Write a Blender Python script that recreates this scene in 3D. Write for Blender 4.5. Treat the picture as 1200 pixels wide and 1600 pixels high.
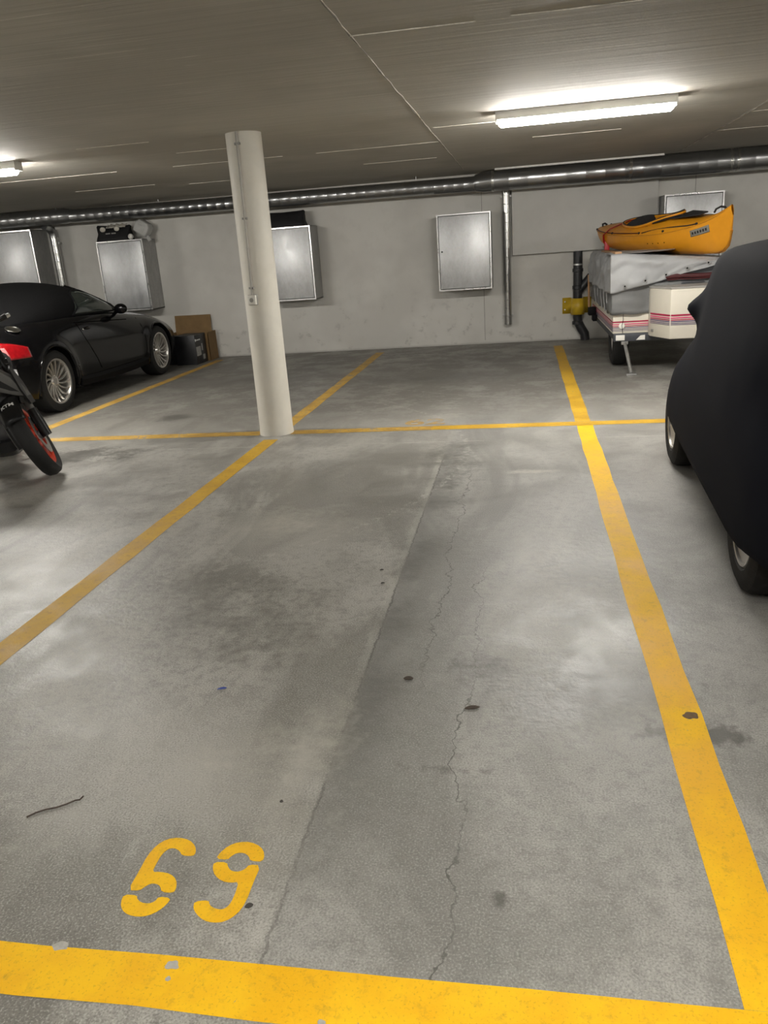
import bpy, bmesh, math, random
import numpy as np
from mathutils import Vector, Matrix

for o in list(bpy.data.objects):
    bpy.data.objects.remove(o, do_unlink=True)
scene = bpy.context.scene
COL = scene.collection
PI = math.pi
random.seed(7)

# ------------------------------------------------------------------ camera
cam_d = bpy.data.cameras.new('camera')
cam = bpy.data.objects.new('camera', cam_d)
COL.objects.link(cam)
RIGHT = (0.98397, 0.164625, -0.06856)
DOWN = (-0.012054, -0.322178, -0.946602)
FWD = (-0.177923, 0.932255, -0.31503)
cam.matrix_world = Matrix(((RIGHT[0], -DOWN[0], -FWD[0], 0.0),
                           (RIGHT[1], -DOWN[1], -FWD[1], 0.0),
                           (RIGHT[2], -DOWN[2], -FWD[2], 1.4),
                           (0, 0, 0, 1)))
cam_d.sensor_fit = 'VERTICAL'
cam_d.sensor_height = 36.0
cam_d.lens = 1229.5 * 36.0 / 1600.0
cam_d.clip_start = 0.02
scene.camera = cam

# ------------------------------------------------------------------ world, light levels, exposure
world = bpy.data.worlds.new('world')
scene.world = world
world.use_nodes = True
world.node_tree.nodes['Background'].inputs[0].default_value = (0.02, 0.02, 0.02, 1)
world.node_tree.nodes['Background'].inputs[1].default_value = 1.0
LAMP_STRENGTH = 135.0
LAMP_COLOR = (1.0, 0.965, 0.90, 1)
scene.view_settings.view_transform = 'Standard'
scene.view_settings.look = 'None'
scene.view_settings.gamma = 1.0
scene.view_settings.use_curve_mapping = False
scene.view_settings.exposure = 0.75

# ------------------------------------------------------------------ mesh helpers
class MB:
    def __init__(s):
        s.v = []; s.f = []
    def add(s, vs, fs):
        n = len(s.v)
        s.v += [tuple(map(float, a)) for a in vs]
        s.f += [tuple(i + n for i in f) for f in fs]
        return s
    def box(s, c, d, M=None):
        x, y, z = d[0] / 2, d[1] / 2, d[2] / 2
        vs = [Vector((a * x, b * y, e * z)) for a in (-1, 1) for b in (-1, 1) for e in (-1, 1)]
        if M is not None: vs = [M @ q for q in vs]
        vs = [q + Vector(c) for q in vs]
        return s.add(vs, [(0, 1, 3, 2), (4, 6, 7, 5), (0, 4, 5, 1), (2, 3, 7, 6), (0, 2, 6, 4), (1, 5, 7, 3)])
    def box2(s, a, b):
        return s.box([(a[i] + b[i]) / 2 for i in range(3)], [abs(b[i] - a[i]) for i in range(3)])
    def hexa(s, bot, top):          # eight corners: four below, four above
        return s.add(list(bot) + list(top), [(3, 2, 1, 0), (4, 5, 6, 7), (0, 1, 5, 4), (1, 2, 6, 5), (2, 3, 7, 6), (3, 0, 4, 7)])
    def rings(s, R, closed=True, caps=True):
        n = len(R[0]); b = len(s.v)
        vs = [p for r in R for p in r]; fs = []
        for i in range(len(R) - 1):
            for j in range(n if closed else n - 1):
                k = (j + 1) % n
                fs.append((i * n + j, i * n + k, (i + 1) * n + k, (i + 1) * n + j))
        if caps and closed:
            fs.append(tuple(reversed(range(n)))); fs.append(tuple((len(R) - 1) * n + j for j in range(n)))
        return s.add(vs, fs)
    def tube(s, pts, r, n=10, closed=False, caps=True, squash=1.0):
        pts = [Vector(p) for p in pts]; m = len(pts)
        rs = r if isinstance(r, (list, tuple)) else [r] * m
        R = []; prev = None
        for i, p in enumerate(pts):
            a = pts[(i - 1) % m] if (closed or i > 0) else p
            b = pts[(i + 1) % m] if (closed or i < m - 1) else p
            t = (b - a).normalized()
            if prev is None:
                u = t.cross(Vector((0, 0, 1)))
                if u.length < 1e-3: u = t.cross(Vector((1, 0, 0)))
            else:
                u = prev - t * prev.dot(t)
            u.normalize(); prev = u; w = t.cross(u)
            R.append([p + (u * math.cos(q) + w * math.sin(q) * squash) * rs[i] for q in [2 * PI * k / n for k in range(n)]])
        if closed: R.append(R[0]); caps = False
        return s.rings(R, True, caps)
    def lathe(s, prof, o, ax, n=32, closed=False):
        ax = Vector(ax).normalized(); o = Vector(o)
        u = ax.cross(Vector((0, 0, 1)))
        if u.length < 1e-3: u = ax.cross(Vector((1, 0, 0)))
        u.normalize(); w = ax.cross(u)
        R = [[o + ax * h + (u * math.cos(q) + w * math.sin(q)) * max(r, 1e-5) for q in [2 * PI * k / n for k in range(n)]] for r, h in prof]
        if closed: R.append(R[0])
        return s.rings(R, True, not closed)
    def grid(s, nu, nv, fn):
        vs = [fn(i / nu, j / nv) for i in range(nu + 1) for j in range(nv + 1)]
        fs = [(i * (nv + 1) + j, (i + 1) * (nv + 1) + j, (i + 1) * (nv + 1) + j + 1, i * (nv + 1) + j + 1) for i in range(nu) for j in range(nv)]
        return s.add(vs, fs)
    def prism(s, poly, fn, h):      # a 2D outline raised by h; fn(x, y, h) gives the place
        n = len(poly)
        vs = [fn(a, b, 0) for a, b in poly] + [fn(a, b, h) for a, b in poly]
        return s.add(vs, [tuple(range(n))[::-1], tuple(range(n, 2 * n))] + [(i, (i + 1) % n, n + (i + 1) % n, n + i) for i in range(n)])
    def ball(s, c, r, n=12, sc=(1, 1, 1)):
        R = []
        for i in range(1, n):
            a = PI * i / n
            R.append([(c[0] + sc[0] * r * math.sin(a) * math.cos(b), c[1] + sc[1] * r * math.sin(a) * math.sin(b), c[2] - sc[2] * r * math.cos(a)) for b in [2 * PI * k / (n + 4) for k in range(n + 4)]])
        return s.rings(R)

def obj(name, mb, mat, parent=None, bevel=0, smooth=35, fill_tri=False, local=False, solid=0, subdiv=0):
    me = bpy.data.meshes.new(name)
    me.from_pydata(mb.v, [], mb.f)
    bm = bmesh.new(); bm.from_mesh(me)
    bmesh.ops.remove_doubles(bm, verts=bm.verts, dist=1e-5)
    if fill_tri: bmesh.ops.triangulate(bm, faces=[f for f in bm.faces if len(f.verts) > 4])
    bmesh.ops.recalc_face_normals(bm, faces=bm.faces)
    if bevel:
        es = [e for e in bm.edges if len(e.link_faces) == 2 and e.calc_face_angle(0) > 0.5]
        bmesh.ops.bevel(bm, geom=es, offset=bevel, segments=2, affect='EDGES', profile=0.5, clamp_overlap=True)
    bm.to_mesh(me); bm.free()
    if smooth:
        for p_ in me.polygons: p_.use_smooth = True
        me.set_sharp_from_angle(angle=math.radians(smooth))
    me.materials.append(mat)
    o = bpy.data.objects.new(name, me)
    COL.objects.link(o)
    if solid:
        m = o.modifiers.new('solid', 'SOLIDIFY'); m.thickness = solid; m.offset = 0
    if parent is not None:
        o.parent = parent
        if not local and parent.parent is None and parent.type == 'EMPTY':
            o.matrix_parent_inverse = Matrix.Translation(-Vector(parent.location))
    return o

def tag(o, label, cat=None, group=None, kind=None):
    o['label'] = label
    if cat: o['category'] = cat
    if group: o['group'] = group
    if kind: o['kind'] = kind
    return o

def thing(name, label, cat, loc, group=None):
    o = bpy.data.objects.new(name, None)
    o.empty_display_size = 0.1
    COL.objects.link(o); o.location = loc
    return tag(o, label, cat, group)

def struct(name, mb, mat, label=None, **k):
    o = obj(name, mb, mat, **k); o['kind'] = 'structure'
    if label: o['label'] = label
    return o

def arc(c, r, a0, a1, n, fn):
    return [fn(c[0] + r * math.cos(a0 + (a1 - a0) * i / n), c[1] + r * math.sin(a0 + (a1 - a0) * i / n)) for i in range(n + 1)]

def hermite(xs, ys, x):
    xs = np.array(xs, float); ys = np.array(ys, float)
    x = min(max(x, xs[0]), xs[-1]); i = min(int(np.searchsorted(xs, x, 'right')) - 1, len(xs) - 2); i = max(i, 0)
    d = np.diff(ys, axis=0) / (np.diff(xs) if ys.ndim == 1 else np.diff(xs)[:, None])
    def m(k):
        if k == 0: return d[0]
        if k == len(xs) - 1: return d[-1]
        a, b = d[k - 1], d[k]
        return np.where(a * b > 0, 2 * a * b / np.where(a + b == 0, 1, a + b), 0.0)
    h = xs[i + 1] - xs[i]; t = (x - xs[i]) / h
    return ((2 * t**3 - 3 * t**2 + 1) * ys[i] + (t**3 - 2 * t**2 + t) * h * m(i) + (-2 * t**3 + 3 * t**2) * ys[i + 1] + (t**3 - t**2) * h * m(i + 1))

def text_mb(txt, size, fn, h=0.002, shear=0.0):
    c = bpy.data.curves.new('lettering', 'FONT'); c.body = txt; c.size = size; c.align_x = 'CENTER'; c.align_y = 'CENTER'; c.shear = shear
    c.extrude = 0.5; c.offset = size * 0.02
    t = bpy.data.objects.new('lettering', c); COL.objects.link(t)
    bpy.context.view_layer.update()
    me = t.evaluated_get(bpy.context.evaluated_depsgraph_get()).to_mesh()
    mb = MB().add([fn(v.co.x, v.co.y, (v.co.z + 0.5) * h) for v in me.vertices], [tuple(p_.vertices) for p_ in me.polygons])
    bpy.data.objects.remove(t, do_unlink=True); bpy.data.curves.remove(c)
    return mb

def wob(x, y, z, s=1.0, seed=0.0):      # smooth wrinkle noise
    from mathutils import noise
    return noise.noise(Vector((x * s + seed, y * s - seed, z * s + 2 * seed)))

# ------------------------------------------------------------------ materials
def mat(name, col, rough=0.5, metal=0.0, var=0.0, scale=8.0, bump=0.0, bscale=60.0, rvar=0.0, col2=None, coat=0.0, emit=None, estr=0, alpha=1.0, stretch=(1, 1, 1), sheen=0.0, spec=None, sub=0.0):
    m = bpy.data.materials.new(name); m.use_nodes = True
    nt = m.node_tree; N = nt.nodes; L = nt.links; b = N['Principled BSDF']
    b.inputs['Base Color'].default_value = (*col, 1); b.inputs['Roughness'].default_value = rough; b.inputs['Metallic'].default_value = metal
    if coat: b.inputs['Coat Weight'].default_value = coat; b.inputs['Coat Roughness'].default_value = 0.05
    if sheen: b.inputs['Sheen Weight'].default_value = sheen; b.inputs['Sheen Roughness'].default_value = 0.5
    if spec is not None: b.inputs['Specular IOR Level'].default_value = spec
    if emit: b.inputs['Emission Color'].default_value = emit; b.inputs['Emission Strength'].default_value = estr
    if alpha < 1: b.inputs['Alpha'].default_value = alpha
    if sub: b.inputs['Transmission Weight'].default_value = sub
    tc = N.new('ShaderNodeTexCoord'); mp = N.new('ShaderNodeMapping'); mp.inputs['Scale'].default_value = stretch
    L.new(tc.outputs['Object'], mp.inputs['Vector'])
    if var or rvar or col2:
        n = N.new('ShaderNodeTexNoise'); n.inputs['Scale'].default_value = scale; n.inputs['Detail'].default_value = 6; n.inputs['Roughness'].default_value = 0.65
        L.new(mp.outputs['Vector'], n.inputs['Vector'])
        if var or col2:
            r = N.new('ShaderNodeValToRGB'); r.color_ramp.elements[0].position = 0.3; r.color_ramp.elements[1].position = 0.7
            c2 = col2 if col2 else tuple(min(1, c * (1 + var)) for c in col)
            c1 = col if col2 else tuple(c * (1 - var) for c in col)
            r.color_ramp.elements[0].color = (*c1, 1); r.color_ramp.elements[1].color = (*c2, 1)
            L.new(n.outputs['Fac'], r.inputs['Fac']); L.new(r.outputs['Color'], b.inputs['Base Color'])
        if rvar:
            mr = N.new('ShaderNodeMapRange'); mr.inputs['From Min'].default_value = 0.3; mr.inputs['From Max'].default_value = 0.7
            mr.inputs['To Min'].default_value = max(0.02, rough - rvar); mr.inputs['To Max'].default_value = min(1, rough + rvar)
            L.new(n.outputs['Fac'], mr.inputs['Value']); L.new(mr.outputs['Result'], b.inputs['Roughness'])
    if bump:
        n2 = N.new('ShaderNodeTexNoise'); n2.inputs['Scale'].default_value = bscale; n2.inputs['Detail'].default_value = 4
        L.new(mp.outputs['Vector'], n2.inputs['Vector'])
        bp = N.new('ShaderNodeBump'); bp.inputs['Strength'].default_value = bump; bp.inputs['Distance'].default_value = 0.01
        L.new(n2.outputs['Fac'], bp.inputs['Height']); L.new(bp.outputs['Normal'], b.inputs['Normal'])
    return m

class Nodes:                                   # tiny node-graph writer
    def __init__(s, m):
        s.dims = '3D'; s.m = m; s.nt = m.node_tree; s.N = s.nt.nodes; s.L = s.nt.links; s.b = s.N['Principled BSDF']
        s.tc = s.N.new('ShaderNodeTexCoord'); s.P = s.tc.outputs['Object']
        sp = s.N.new('ShaderNodeSeparateXYZ'); s.L.new(s.P, sp.inputs[0]); s.x, s.y, s.z = sp.outputs
    def put(s, sock, v):
        if isinstance(v, (int, float)): sock.default_value = v
        elif isinstance(v, tuple): sock.default_value = v if len(v) == len(sock.default_value) else (*v, 1)
        else: s.L.new(v, sock)
    def math(s, op, a, b=0.0, c=None, clamp=False):
        n = s.N.new('ShaderNodeMath'); n.operation = op; n.use_clamp = clamp
        s.put(n.inputs[0], a); s.put(n.inputs[1], b)
        if c is not None: s.put(n.inputs[2], c)
        return n.outputs[0]
    def noise(s, scale, detail=5, rough=0.6, stretch=None, off=(0, 0, 0), dist=0.0):
        n = s.N.new('ShaderNodeTexNoise'); n.inputs['Scale'].default_value = scale; n.inputs['Detail'].default_value = detail
        n.inputs['Roughness'].default_value = rough; n.inputs['Distortion'].default_value = dist
        n.noise_dimensions = s.dims
        mp = s.N.new('ShaderNodeMapping'); mp.inputs['Location'].default_value = off
        if stretch: mp.inputs['Scale'].default_value = stretch
        s.L.new(s.P, mp.inputs['Vector']); s.L.new(mp.outputs['Vector'], n.inputs['Vector'])
        return n.outputs['Fac']
    def ramp(s, v, a, b, lo=0.0, hi=1.0):      # smooth map range
        n = s.N.new('ShaderNodeMapRange'); n.interpolation_type = 'SMOOTHSTEP'
        s.put(n.inputs['Value'], v)
        n.inputs['From Min'].default_value = a; n.inputs['From Max'].default_value = b; n.inputs['To Min'].default_value = lo; n.inputs['To Max'].default_value = hi
        return n.outputs['Result']
    def mix(s, f, a, b, mode='MIX'):
        n = s.N.new('ShaderNodeMix'); n.data_type = 'RGBA'; n.blend_type = mode
        s.put(n.inputs[0], f); s.put(n.inputs[6], a); s.put(n.inputs[7], b)
        return n.outputs[2]
    def bump(s, h, strength=0.3, dist=0.01):
        n = s.N.new('ShaderNodeBump'); n.inputs['Strength'].default_value = strength; n.inputs['Distance'].default_value = dist
        s.L.new(h, n.inputs['Height']); s.L.new(n.outputs['Normal'], s.b.inputs['Normal'])
    def line(s, coord, at, width, wobble=None, amp=0.0):   # 1 on a line at coord = at
        d = s.math('SUBTRACT', coord, at)
        if wobble is not None: d = s.math('ADD', d, s.math('MULTIPLY', s.math('SUBTRACT', wobble, 0.5), amp))
        return s.ramp(s.math('ABSOLUTE', d), width * 0.4, width, 1.0, 0.0)
    def between(s, c, a, b, soft=0.1):
        return s.math('MULTIPLY', s.ramp(c, a - soft, a + soft), s.ramp(c, b - soft, b + soft, 1.0, 0.0))
    def far(s, cx, cy, rx, ry):                # distance from a point in units of rx, ry
        n = s.N.new('ShaderNodeVectorMath'); n.operation = 'MULTIPLY_ADD'; s.L.new(s.P, n.inputs[0])
        n.inputs[1].default_value = (1 / rx, 1 / ry, 0); n.inputs[2].default_value = (-cx / rx, -cy / ry, 0)
        q = s.N.new('ShaderNodeVectorMath'); q.operation = 'LENGTH'; s.L.new(n.outputs[0], q.inputs[0])
        return q.outputs['Value']
    def spot(s, cx, cy, rx, ry, w=None, amp=0.6):
        dx = s.math('DIVIDE', s.math('SUBTRACT', s.x, cx), rx); dy = s.math('DIVIDE', s.math('SUBTRACT', s.y, cy), ry)
        d = s.math('SQRT', s.math('ADD', s.math('MULTIPLY', dx, dx), s.math('MULTIPLY', dy, dy)))
        if w is not None: d = s.math('ADD', d, s.math('MULTIPLY', s.math('SUBTRACT', w, 0.5), amp * 2))
        return s.ramp(d, 0.55, 1.0, 1.0, 0.0)

def new_mat(name, rough=0.5):
    m = bpy.data.materials.new(name); m.use_nodes = True
    m.node_tree.nodes['Principled BSDF'].inputs['Roughness'].default_value = rough
    return Nodes(m)

def floor_material():
    g = new_mat('concrete_floor'); g.dims = '2D'
    A = g.noise(2.3, 5, 0.68, off=(3, 1, 0)); B = g.noise(21, 4, 0.72); C = g.noise(1.15, 4, 0.62, stretch=(1, 0.42, 1), off=(7, 2, 0), dist=0.9)
    D = g.noise(190, 1, 0.6)
    AB = g.math('ADD', g.math('MULTIPLY', A, 0.7), g.math('MULTIPLY', B, 0.3))
    col = g.mix(g.ramp(AB, 0.36, 0.64), (0.245, 0.236, 0.212, 1), (0.375, 0.364, 0.332, 1))
    col = g.mix(g.ramp(C, 0.48, 0.64, 0.0, 0.62), col, (0.155, 0.147, 0.128, 1))
    col = g.mix(g.ramp(C, 0.46, 0.34, 0.0, 0.5), col, (0.44, 0.428, 0.39, 1))
    col = g.mix(g.ramp(B, 0.34, 0.50, 0.28, 0.0), col, (0.135, 0.128, 0.112, 1))
    col = g.mix(g.ramp(D, 0.26, 0.50, 0.50, 0.0), col, (0.10, 0.096, 0.088, 1))
    col = g.mix(g.ramp(D, 0.55, 0.76, 0.0, 0.40), col, (0.58, 0.57, 0.53, 1))
    # the bay right of the joint was cast cooler and greyer
    right = g.ramp(g.x, -0.58, -0.54)
    col = g.mix(g.math('MULTIPLY', right, 0.25), col, (0.27, 0.27, 0.265, 1))
    # far part of the hall: floor blended darker and browner
    col = g.mix(g.math('MULTIPLY', g.ramp(g.y, 5.6, 7.6, 0.0, 0.85), g.ramp(AB, 0.38, 0.54, 0.25, 1.0)), col, (0.145, 0.136, 0.119, 1))
    # joint along the slab with a dirty band on its right
    wb = g.math('ADD', g.x, g.math('MULTIPLY', g.math('SUBTRACT', B, 0.5), 0.03))
    jy = g.between(g.y, 0.0, 5.3, 0.2)
    band = g.math('MULTIPLY', g.math('MULTIPLY', g.ramp(wb, -0.575, -0.55), g.ramp(wb, -0.55, -0.34, 1.0, 0.0)), g.between(g.y, 1.7, 5.4, 0.7))
    col = g.mix(g.math('MULTIPLY', band, g.ramp(AB, 0.36, 0.58, 0.80, 0.45)), col, (0.13, 0.127, 0.117, 1))
    edge = g.math('MULTIPLY', g.math('MULTIPLY', g.line(wb, -0.585, 0.022), jy), g.ramp(A, 0.42, 0.56))
    col = g.mix(g.math('MULTIPLY', edge, 0.18), col, (0.52, 0.505, 0.46, 1))
    joint = g.math('MULTIPLY', g.line(wb, -0.563, 0.0055), jy)
    col = g.mix(g.math('MULTIPLY', joint, g.ramp(A, 0.46, 0.62, 0.25, 0.65)), col, (0.07, 0.067, 0.06, 1))
    # hairline cracks
    c1 = g.math('MULTIPLY', g.line(g.x, -0.19, 0.003, A, 0.22), g.between(g.y, 0.9, 3.4, 0.2))
    c2 = g.math('MULTIPLY', g.line(g.x, -0.36, 0.004, A, -0.26), g.between(g.y, 2.4, 4.9, 0.4))
    cr = g.math('MAXIMUM', c1, c2)
    col = g.mix(g.math('MULTIPLY', cr, g.ramp(A, 0.34, 0.58, 0.35, 0.8)), col, (0.06, 0.056, 0.05, 1))
    # joint across the hall beside the pillar
    cross = g.math('MULTIPLY', g.line(g.math('ADD', g.y, g.math('MULTIPLY', B, 0.03)), 5.80, 0.014), g.ramp(A, 0.44, 0.54))
    col = g.mix(g.math('MULTIPLY', cross, 0.45), col, (0.46, 0.44, 0.40, 1))
    # light tyre scuffs sweeping into the bays
    for cx, cy, r in ((-3.0, 5.4, 2.62), (0.9, 10.6, 3.3)):
        d = g.math('ADD', g.far(cx, cy, 1, 1), g.math('MULTIPLY', A, 0.06))
        a = g.math('MULTIPLY', g.math('MULTIPLY', g.line(d, r, 0.03), g.ramp(B, 0.48, 0.60)), g.between(g.y, 2.6, 9.0, 1.0))
        col = g.mix(g.math('MULTIPLY', a, 0.28), col, (0.55, 0.53, 0.49, 1))
    # stains and broad darker and lighter patches with shapes of their own
    wig = g.math('ADD', g.math('MULTIPLY', g.math('SUBTRACT', A, 0.5), 2.6), g.math('MULTIPLY', g.math('SUBTRACT', B, 0.5), 1.7))
    def spots(L_):
        st = None
        for cx, cy, rx, ry, k in L_:
            d = g.math('ADD', g.far(cx, cy, rx, ry), wig)
            sp = g.math('MULTIPLY_ADD', d, -k / 0.6, k * 0.95 / 0.6)
            st = sp if st is None else g.math('MAXIMUM', st, sp)
        return g.math('MINIMUM', g.math('MAXIMUM', st, 0.0), 0.8)
    st = spots(((0.17, 2.88, 0.14, 0.17, .5), (0.22, 3.25, 0.26, 0.28, .45), (-0.22, 1.87, 0.15, 0.035, .6), (-0.12, 2.45, 0.14, 0.12, .5),
                (-3.33, 7.1, 0.2, 0.22, .8), (-3.45, 5.7, 0.55, 0.25, .7), (-0.47, 5.2, 0.20, 0.7, .32), (0.48, 2.09, 0.2, 0.07, .8), (-1.45, 2.75, 0.6, 0.8, .20),
                (0.15, 2.3, 0.36, 0.30, .45), (-0.07, 1.42, 0.02, 0.025, .7), (-3.2, 9.3, 1.0, 0.5, .5), (-1.0, 8.8, 1.4, 0.5, .4)))
    col = g.mix(st, col, (0.085, 0.08, 0.07, 1))
    lt = spots(((0.02, 4.91, 0.2, 0.05, .6), (-1.0, 1.8, 0.5, 0.4, .35), (-0.66, 1.9, 0.12, 0.6, .35), (-1.2, 3.9, 0.4, 0.5, .3)))
    col = g.mix(lt, col, (0.47, 0.455, 0.405, 1))
    g.b.inputs['Specular IOR Level'].default_value = 0.62
    g.L.new(col, g.b.inputs['Base Color'])
    g.L.new(g.ramp(AB, 0.36, 0.64, 0.38, 0.54), g.b.inputs['Roughness'])
    g.bump(B, 0.30, 0.006)
    return g.m

def paint_material(name, c1, c2, wear, dirt):
    g = new_mat(name, 0.5); g.dims = '2D'
    A = g.noise(3.5, 4, 0.7); B = g.noise(26, 4, 0.74); D = g.noise(150, 1, 0.5)
    AB = g.math('ADD', g.math('MULTIPLY', A, 0.5), g.math('MULTIPLY', B, 0.5))
    col = g.mix(g.ramp(A, 0.36, 0.64), (*c1, 1), (*c2, 1))
    col = g.mix(g.ramp(B, 0.26, 0.46, dirt, 0.0), col, (0.24, 0.14, 0.03, 1))
    col = g.mix(g.ramp(D, 0.20, 0.40, 0.28, 0.0), col, (0.30, 0.17, 0.02, 1))
    col = g.mix(g.ramp(AB, wear, wear + 0.03, 0.0, 0.85), col, (0.26, 0.245, 0.215, 1))
    g.L.new(col, g.b.inputs['Base Color']); g.L.new(g.ramp(A, 0.3, 0.7, 0.52, 0.68), g.b.inputs['Roughness'])
    g.bump(B, 0.2, 0.005)
    return g.m

def wall_material():
    g = new_mat('painted_concrete_wall', 0.75)
    big = g.noise(0.9, 3, 0.6); mid = g.noise(6, 4, 0.65)
    col = g.mix(g.ramp(big, 0.38, 0.62), (0.57, 0.555, 0.518, 1), (0.65, 0.635, 0.595, 1))
    scuff = g.math('MULTIPLY', g.ramp(mid, 0.60, 0.68, 0, 0.5), g.ramp(g.z, 0.2, 1.0, 1.0, 0.0))
    col = g.mix(scuff, col, (0.38, 0.37, 0.35, 1))
    col = g.mix(g.ramp(mid, 0.5, 0.66, 0, 0.12), col, (0.45, 0.43, 0.39, 1))
    base = g.ramp(g.math('ADD', g.z, g.math('MULTIPLY', mid, 0.03)), 0.015, 0.05, 0.5, 0.0)
    col = g.mix(base, col, (0.30, 0.29, 0.27, 1))
    g.L.new(col, g.b.inputs['Base Color'])
    return g.m

def ceiling_material():
    g = new_mat('board_marked_ceiling', 0.8); g.dims = '2D'
    big = g.noise(0.6, 3, 0.6); boards = g.noise(3.0, 4, 0.62, stretch=(0.22, 6.0, 1)); drips = g.noise(3.0, 4, 0.75, stretch=(0.30, 12, 1), off=(3, 0.2, 0))
    col = g.mix(g.ramp(big, 0.38, 0.62), (0.385, 0.365, 0.318, 1), (0.445, 0.425, 0.372, 1))
    col = g.mix(g.ramp(boards, 0.34, 0.56, 0.22, 0.0), col, (0.30, 0.285, 0.245, 1))
    col = g.mix(g.math('MULTIPLY', g.ramp(drips, 0.69, 0.72), 0.7), col, (0.72, 0.695, 0.63, 1))
    g.L.new(col, g.b.inputs['Base Color'])
    g.bump(boards, 0.18, 0.015)
    return g.m

def galvanised(name, c1, c2, rough, scale=14):
    g = new_mat(name, rough); g.b.inputs['Metallic'].default_value = 0.85
    v = g.N.new('ShaderNodeTexVoronoi'); v.inputs['Scale'].default_value = 42; g.L.new(g.P, v.inputs['Vector'])
    n = g.noise(scale, 6, 0.7, stretch=(1, 1, 0.45)); sp = g.noise(3, 4, 0.6)
    col = g.mix(g.ramp(n, 0.3, 0.7), (*c1, 1), (*c2, 1))
    col = g.mix(0.07, col, v.outputs['Color'], 'OVERLAY')
    hs = g.N.new('ShaderNodeHueSaturation'); hs.inputs['Saturation'].default_value = 0.25; g.L.new(col, hs.inputs['Color'])
    g.L.new(hs.outputs['Color'], g.b.inputs['Base Color'])
    g.L.new(g.ramp(g.math('ADD', g.math('MULTIPLY', n, 0.6), g.math('MULTIPLY', sp, 0.4)), 0.3, 0.7, rough - 0.08, rough + 0.1), g.b.inputs['Roughness'])
    return g.m

M = {}
M['floor'] = floor_material()
M['line'] = paint_material('bright_line_paint', (0.86, 0.455, 0.001), (0.93, 0.535, 0.002), 0.66, 0.22)
M['line_old'] = paint_material('dull_line_paint', (0.48, 0.275, 0.015), (0.58, 0.345, 0.02), 0.64, 0.45)
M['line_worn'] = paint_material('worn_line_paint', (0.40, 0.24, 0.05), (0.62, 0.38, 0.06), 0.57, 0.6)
M['line_ghost'] = paint_material('ghost_line_paint', (0.36, 0.24, 0.09), (0.48, 0.31, 0.09), 0.50, 0.7)
M['wall'] = wall_material()
M['ceiling'] = ceiling_material()
M['seam'] = mat('cement_seam', (0.70, 0.67, 0.60), 0.8, var=0.3, scale=12)
M['seam_dark'] = mat('dark_seam', (0.22, 0.205, 0.18), 0.85, var=0.3, scale=12)
M['pillar'] = mat('pillar_paint', (0.74, 0.715, 0.645), 0.55, var=0.05, scale=5, bump=0.08, bscale=30)
M['panel'] = mat('painted_board', (0.56, 0.55, 0.52), 0.65, var=0.04, scale=3, bump=0.04, bscale=20)
M['galv'] = galvanised('galvanised_sheet', (0.55, 0.575, 0.605), (0.66, 0.685, 0.715), 0.46)
M['galv_edge'] = galvanised('galvanised_edge', (0.68, 0.685, 0.68), (0.80, 0.80, 0.79), 0.30)
M['galv_side'] = galvanised('galvanised_case', (0.36, 0.36, 0.35), (0.47, 0.47, 0.455), 0.45)
M['duct'] = mat('spiral_duct_steel', (0.36, 0.365, 0.37), 0.28, 0.95, var=0.06, scale=3)
M['duct_bright'] = mat('new_duct_steel', (0.50, 0.50, 0.485), 0.24, 0.95, var=0.06, scale=4)
M['steel'] = mat('bare_steel', (0.55, 0.55, 0.54), 0.32, 0.9, var=0.12, scale=20)
M['black_hole'] = mat('keyhole_black', (0.01, 0.01, 0.01), 0.7, var=0.2)
M['lamp_body'] = mat('lamp_tray_enamel', (0.78, 0.77, 0.73), 0.4, var=0.02)
M['lamp_glow'] = mat('lamp_diffuser', (0.9, 0.9, 0.88), 0.4, emit=LAMP_COLOR, estr=LAMP_STRENGTH)
M['conduit'] = mat('grey_conduit', (0.42, 0.405, 0.37), 0.5, var=0.06)
M['plastic_white'] = mat('white_plastic', (0.80, 0.785, 0.73), 0.45, var=0.03)
M['plastic_grey'] = mat('grey_plastic', (0.33, 0.32, 0.30), 0.5, var=0.05)
M['plastic_black'] = mat('black_plastic', (0.004, 0.004, 0.0045), 0.65, spec=0.15, var=0.2, scale=20)
M['rubber'] = mat('tyre_rubber', (0.007, 0.007, 0.007), 0.7, var=0.25, scale=30, bump=0.1, bscale=150)
M['rubber_dusty'] = mat('dusty_tyre_rubber', (0.014, 0.013, 0.012), 0.8, spec=0.2, var=0.35, scale=25, bump=0.15, bscale=120)
M['pipe_black'] = mat('black_drain_pipe', (0.018, 0.018, 0.020), 0.4, var=0.2, scale=12)
M['guard_yellow'] = mat('yellow_guard_paint', (0.55, 0.36, 0.02), 0.45, var=0.12, scale=12)

# ------------------------------------------------------------------ the hall
H = 2.305; WY = 11.79
X0, X1, Y0 = -13.0, 8.5, -8.0
floor = struct('floor', MB().box2((X0 - .2, Y0 - .2, -0.2), (X1 + .2, WY + .2, 0.0)), M['floor'], 'stained grey concrete garage floor with yellow bay markings', smooth=0)
ceiling = struct('ceiling', MB().box2((X0 - .2, Y0 - .2, H), (X1 + .2, WY + .2, H + 0.25)), M['ceiling'], 'low board-marked concrete ceiling', smooth=0)
wall_back = struct('wall_back', MB().box2((X0 - .2, WY, 0), (X1 + .2, WY + 0.2, H)), M['wall'], 'off-white painted concrete rear wall', smooth=0)
struct('wall_left', MB().box2((X0 - .2, Y0, 0), (X0, WY, H)), M['wall'], 'off-white painted side wall far left', smooth=0)
struct('wall_right', MB().box2((X1, Y0, 0), (X1 + .2, WY, H)), M['wall'], 'off-white painted side wall far right', smooth=0)
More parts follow.
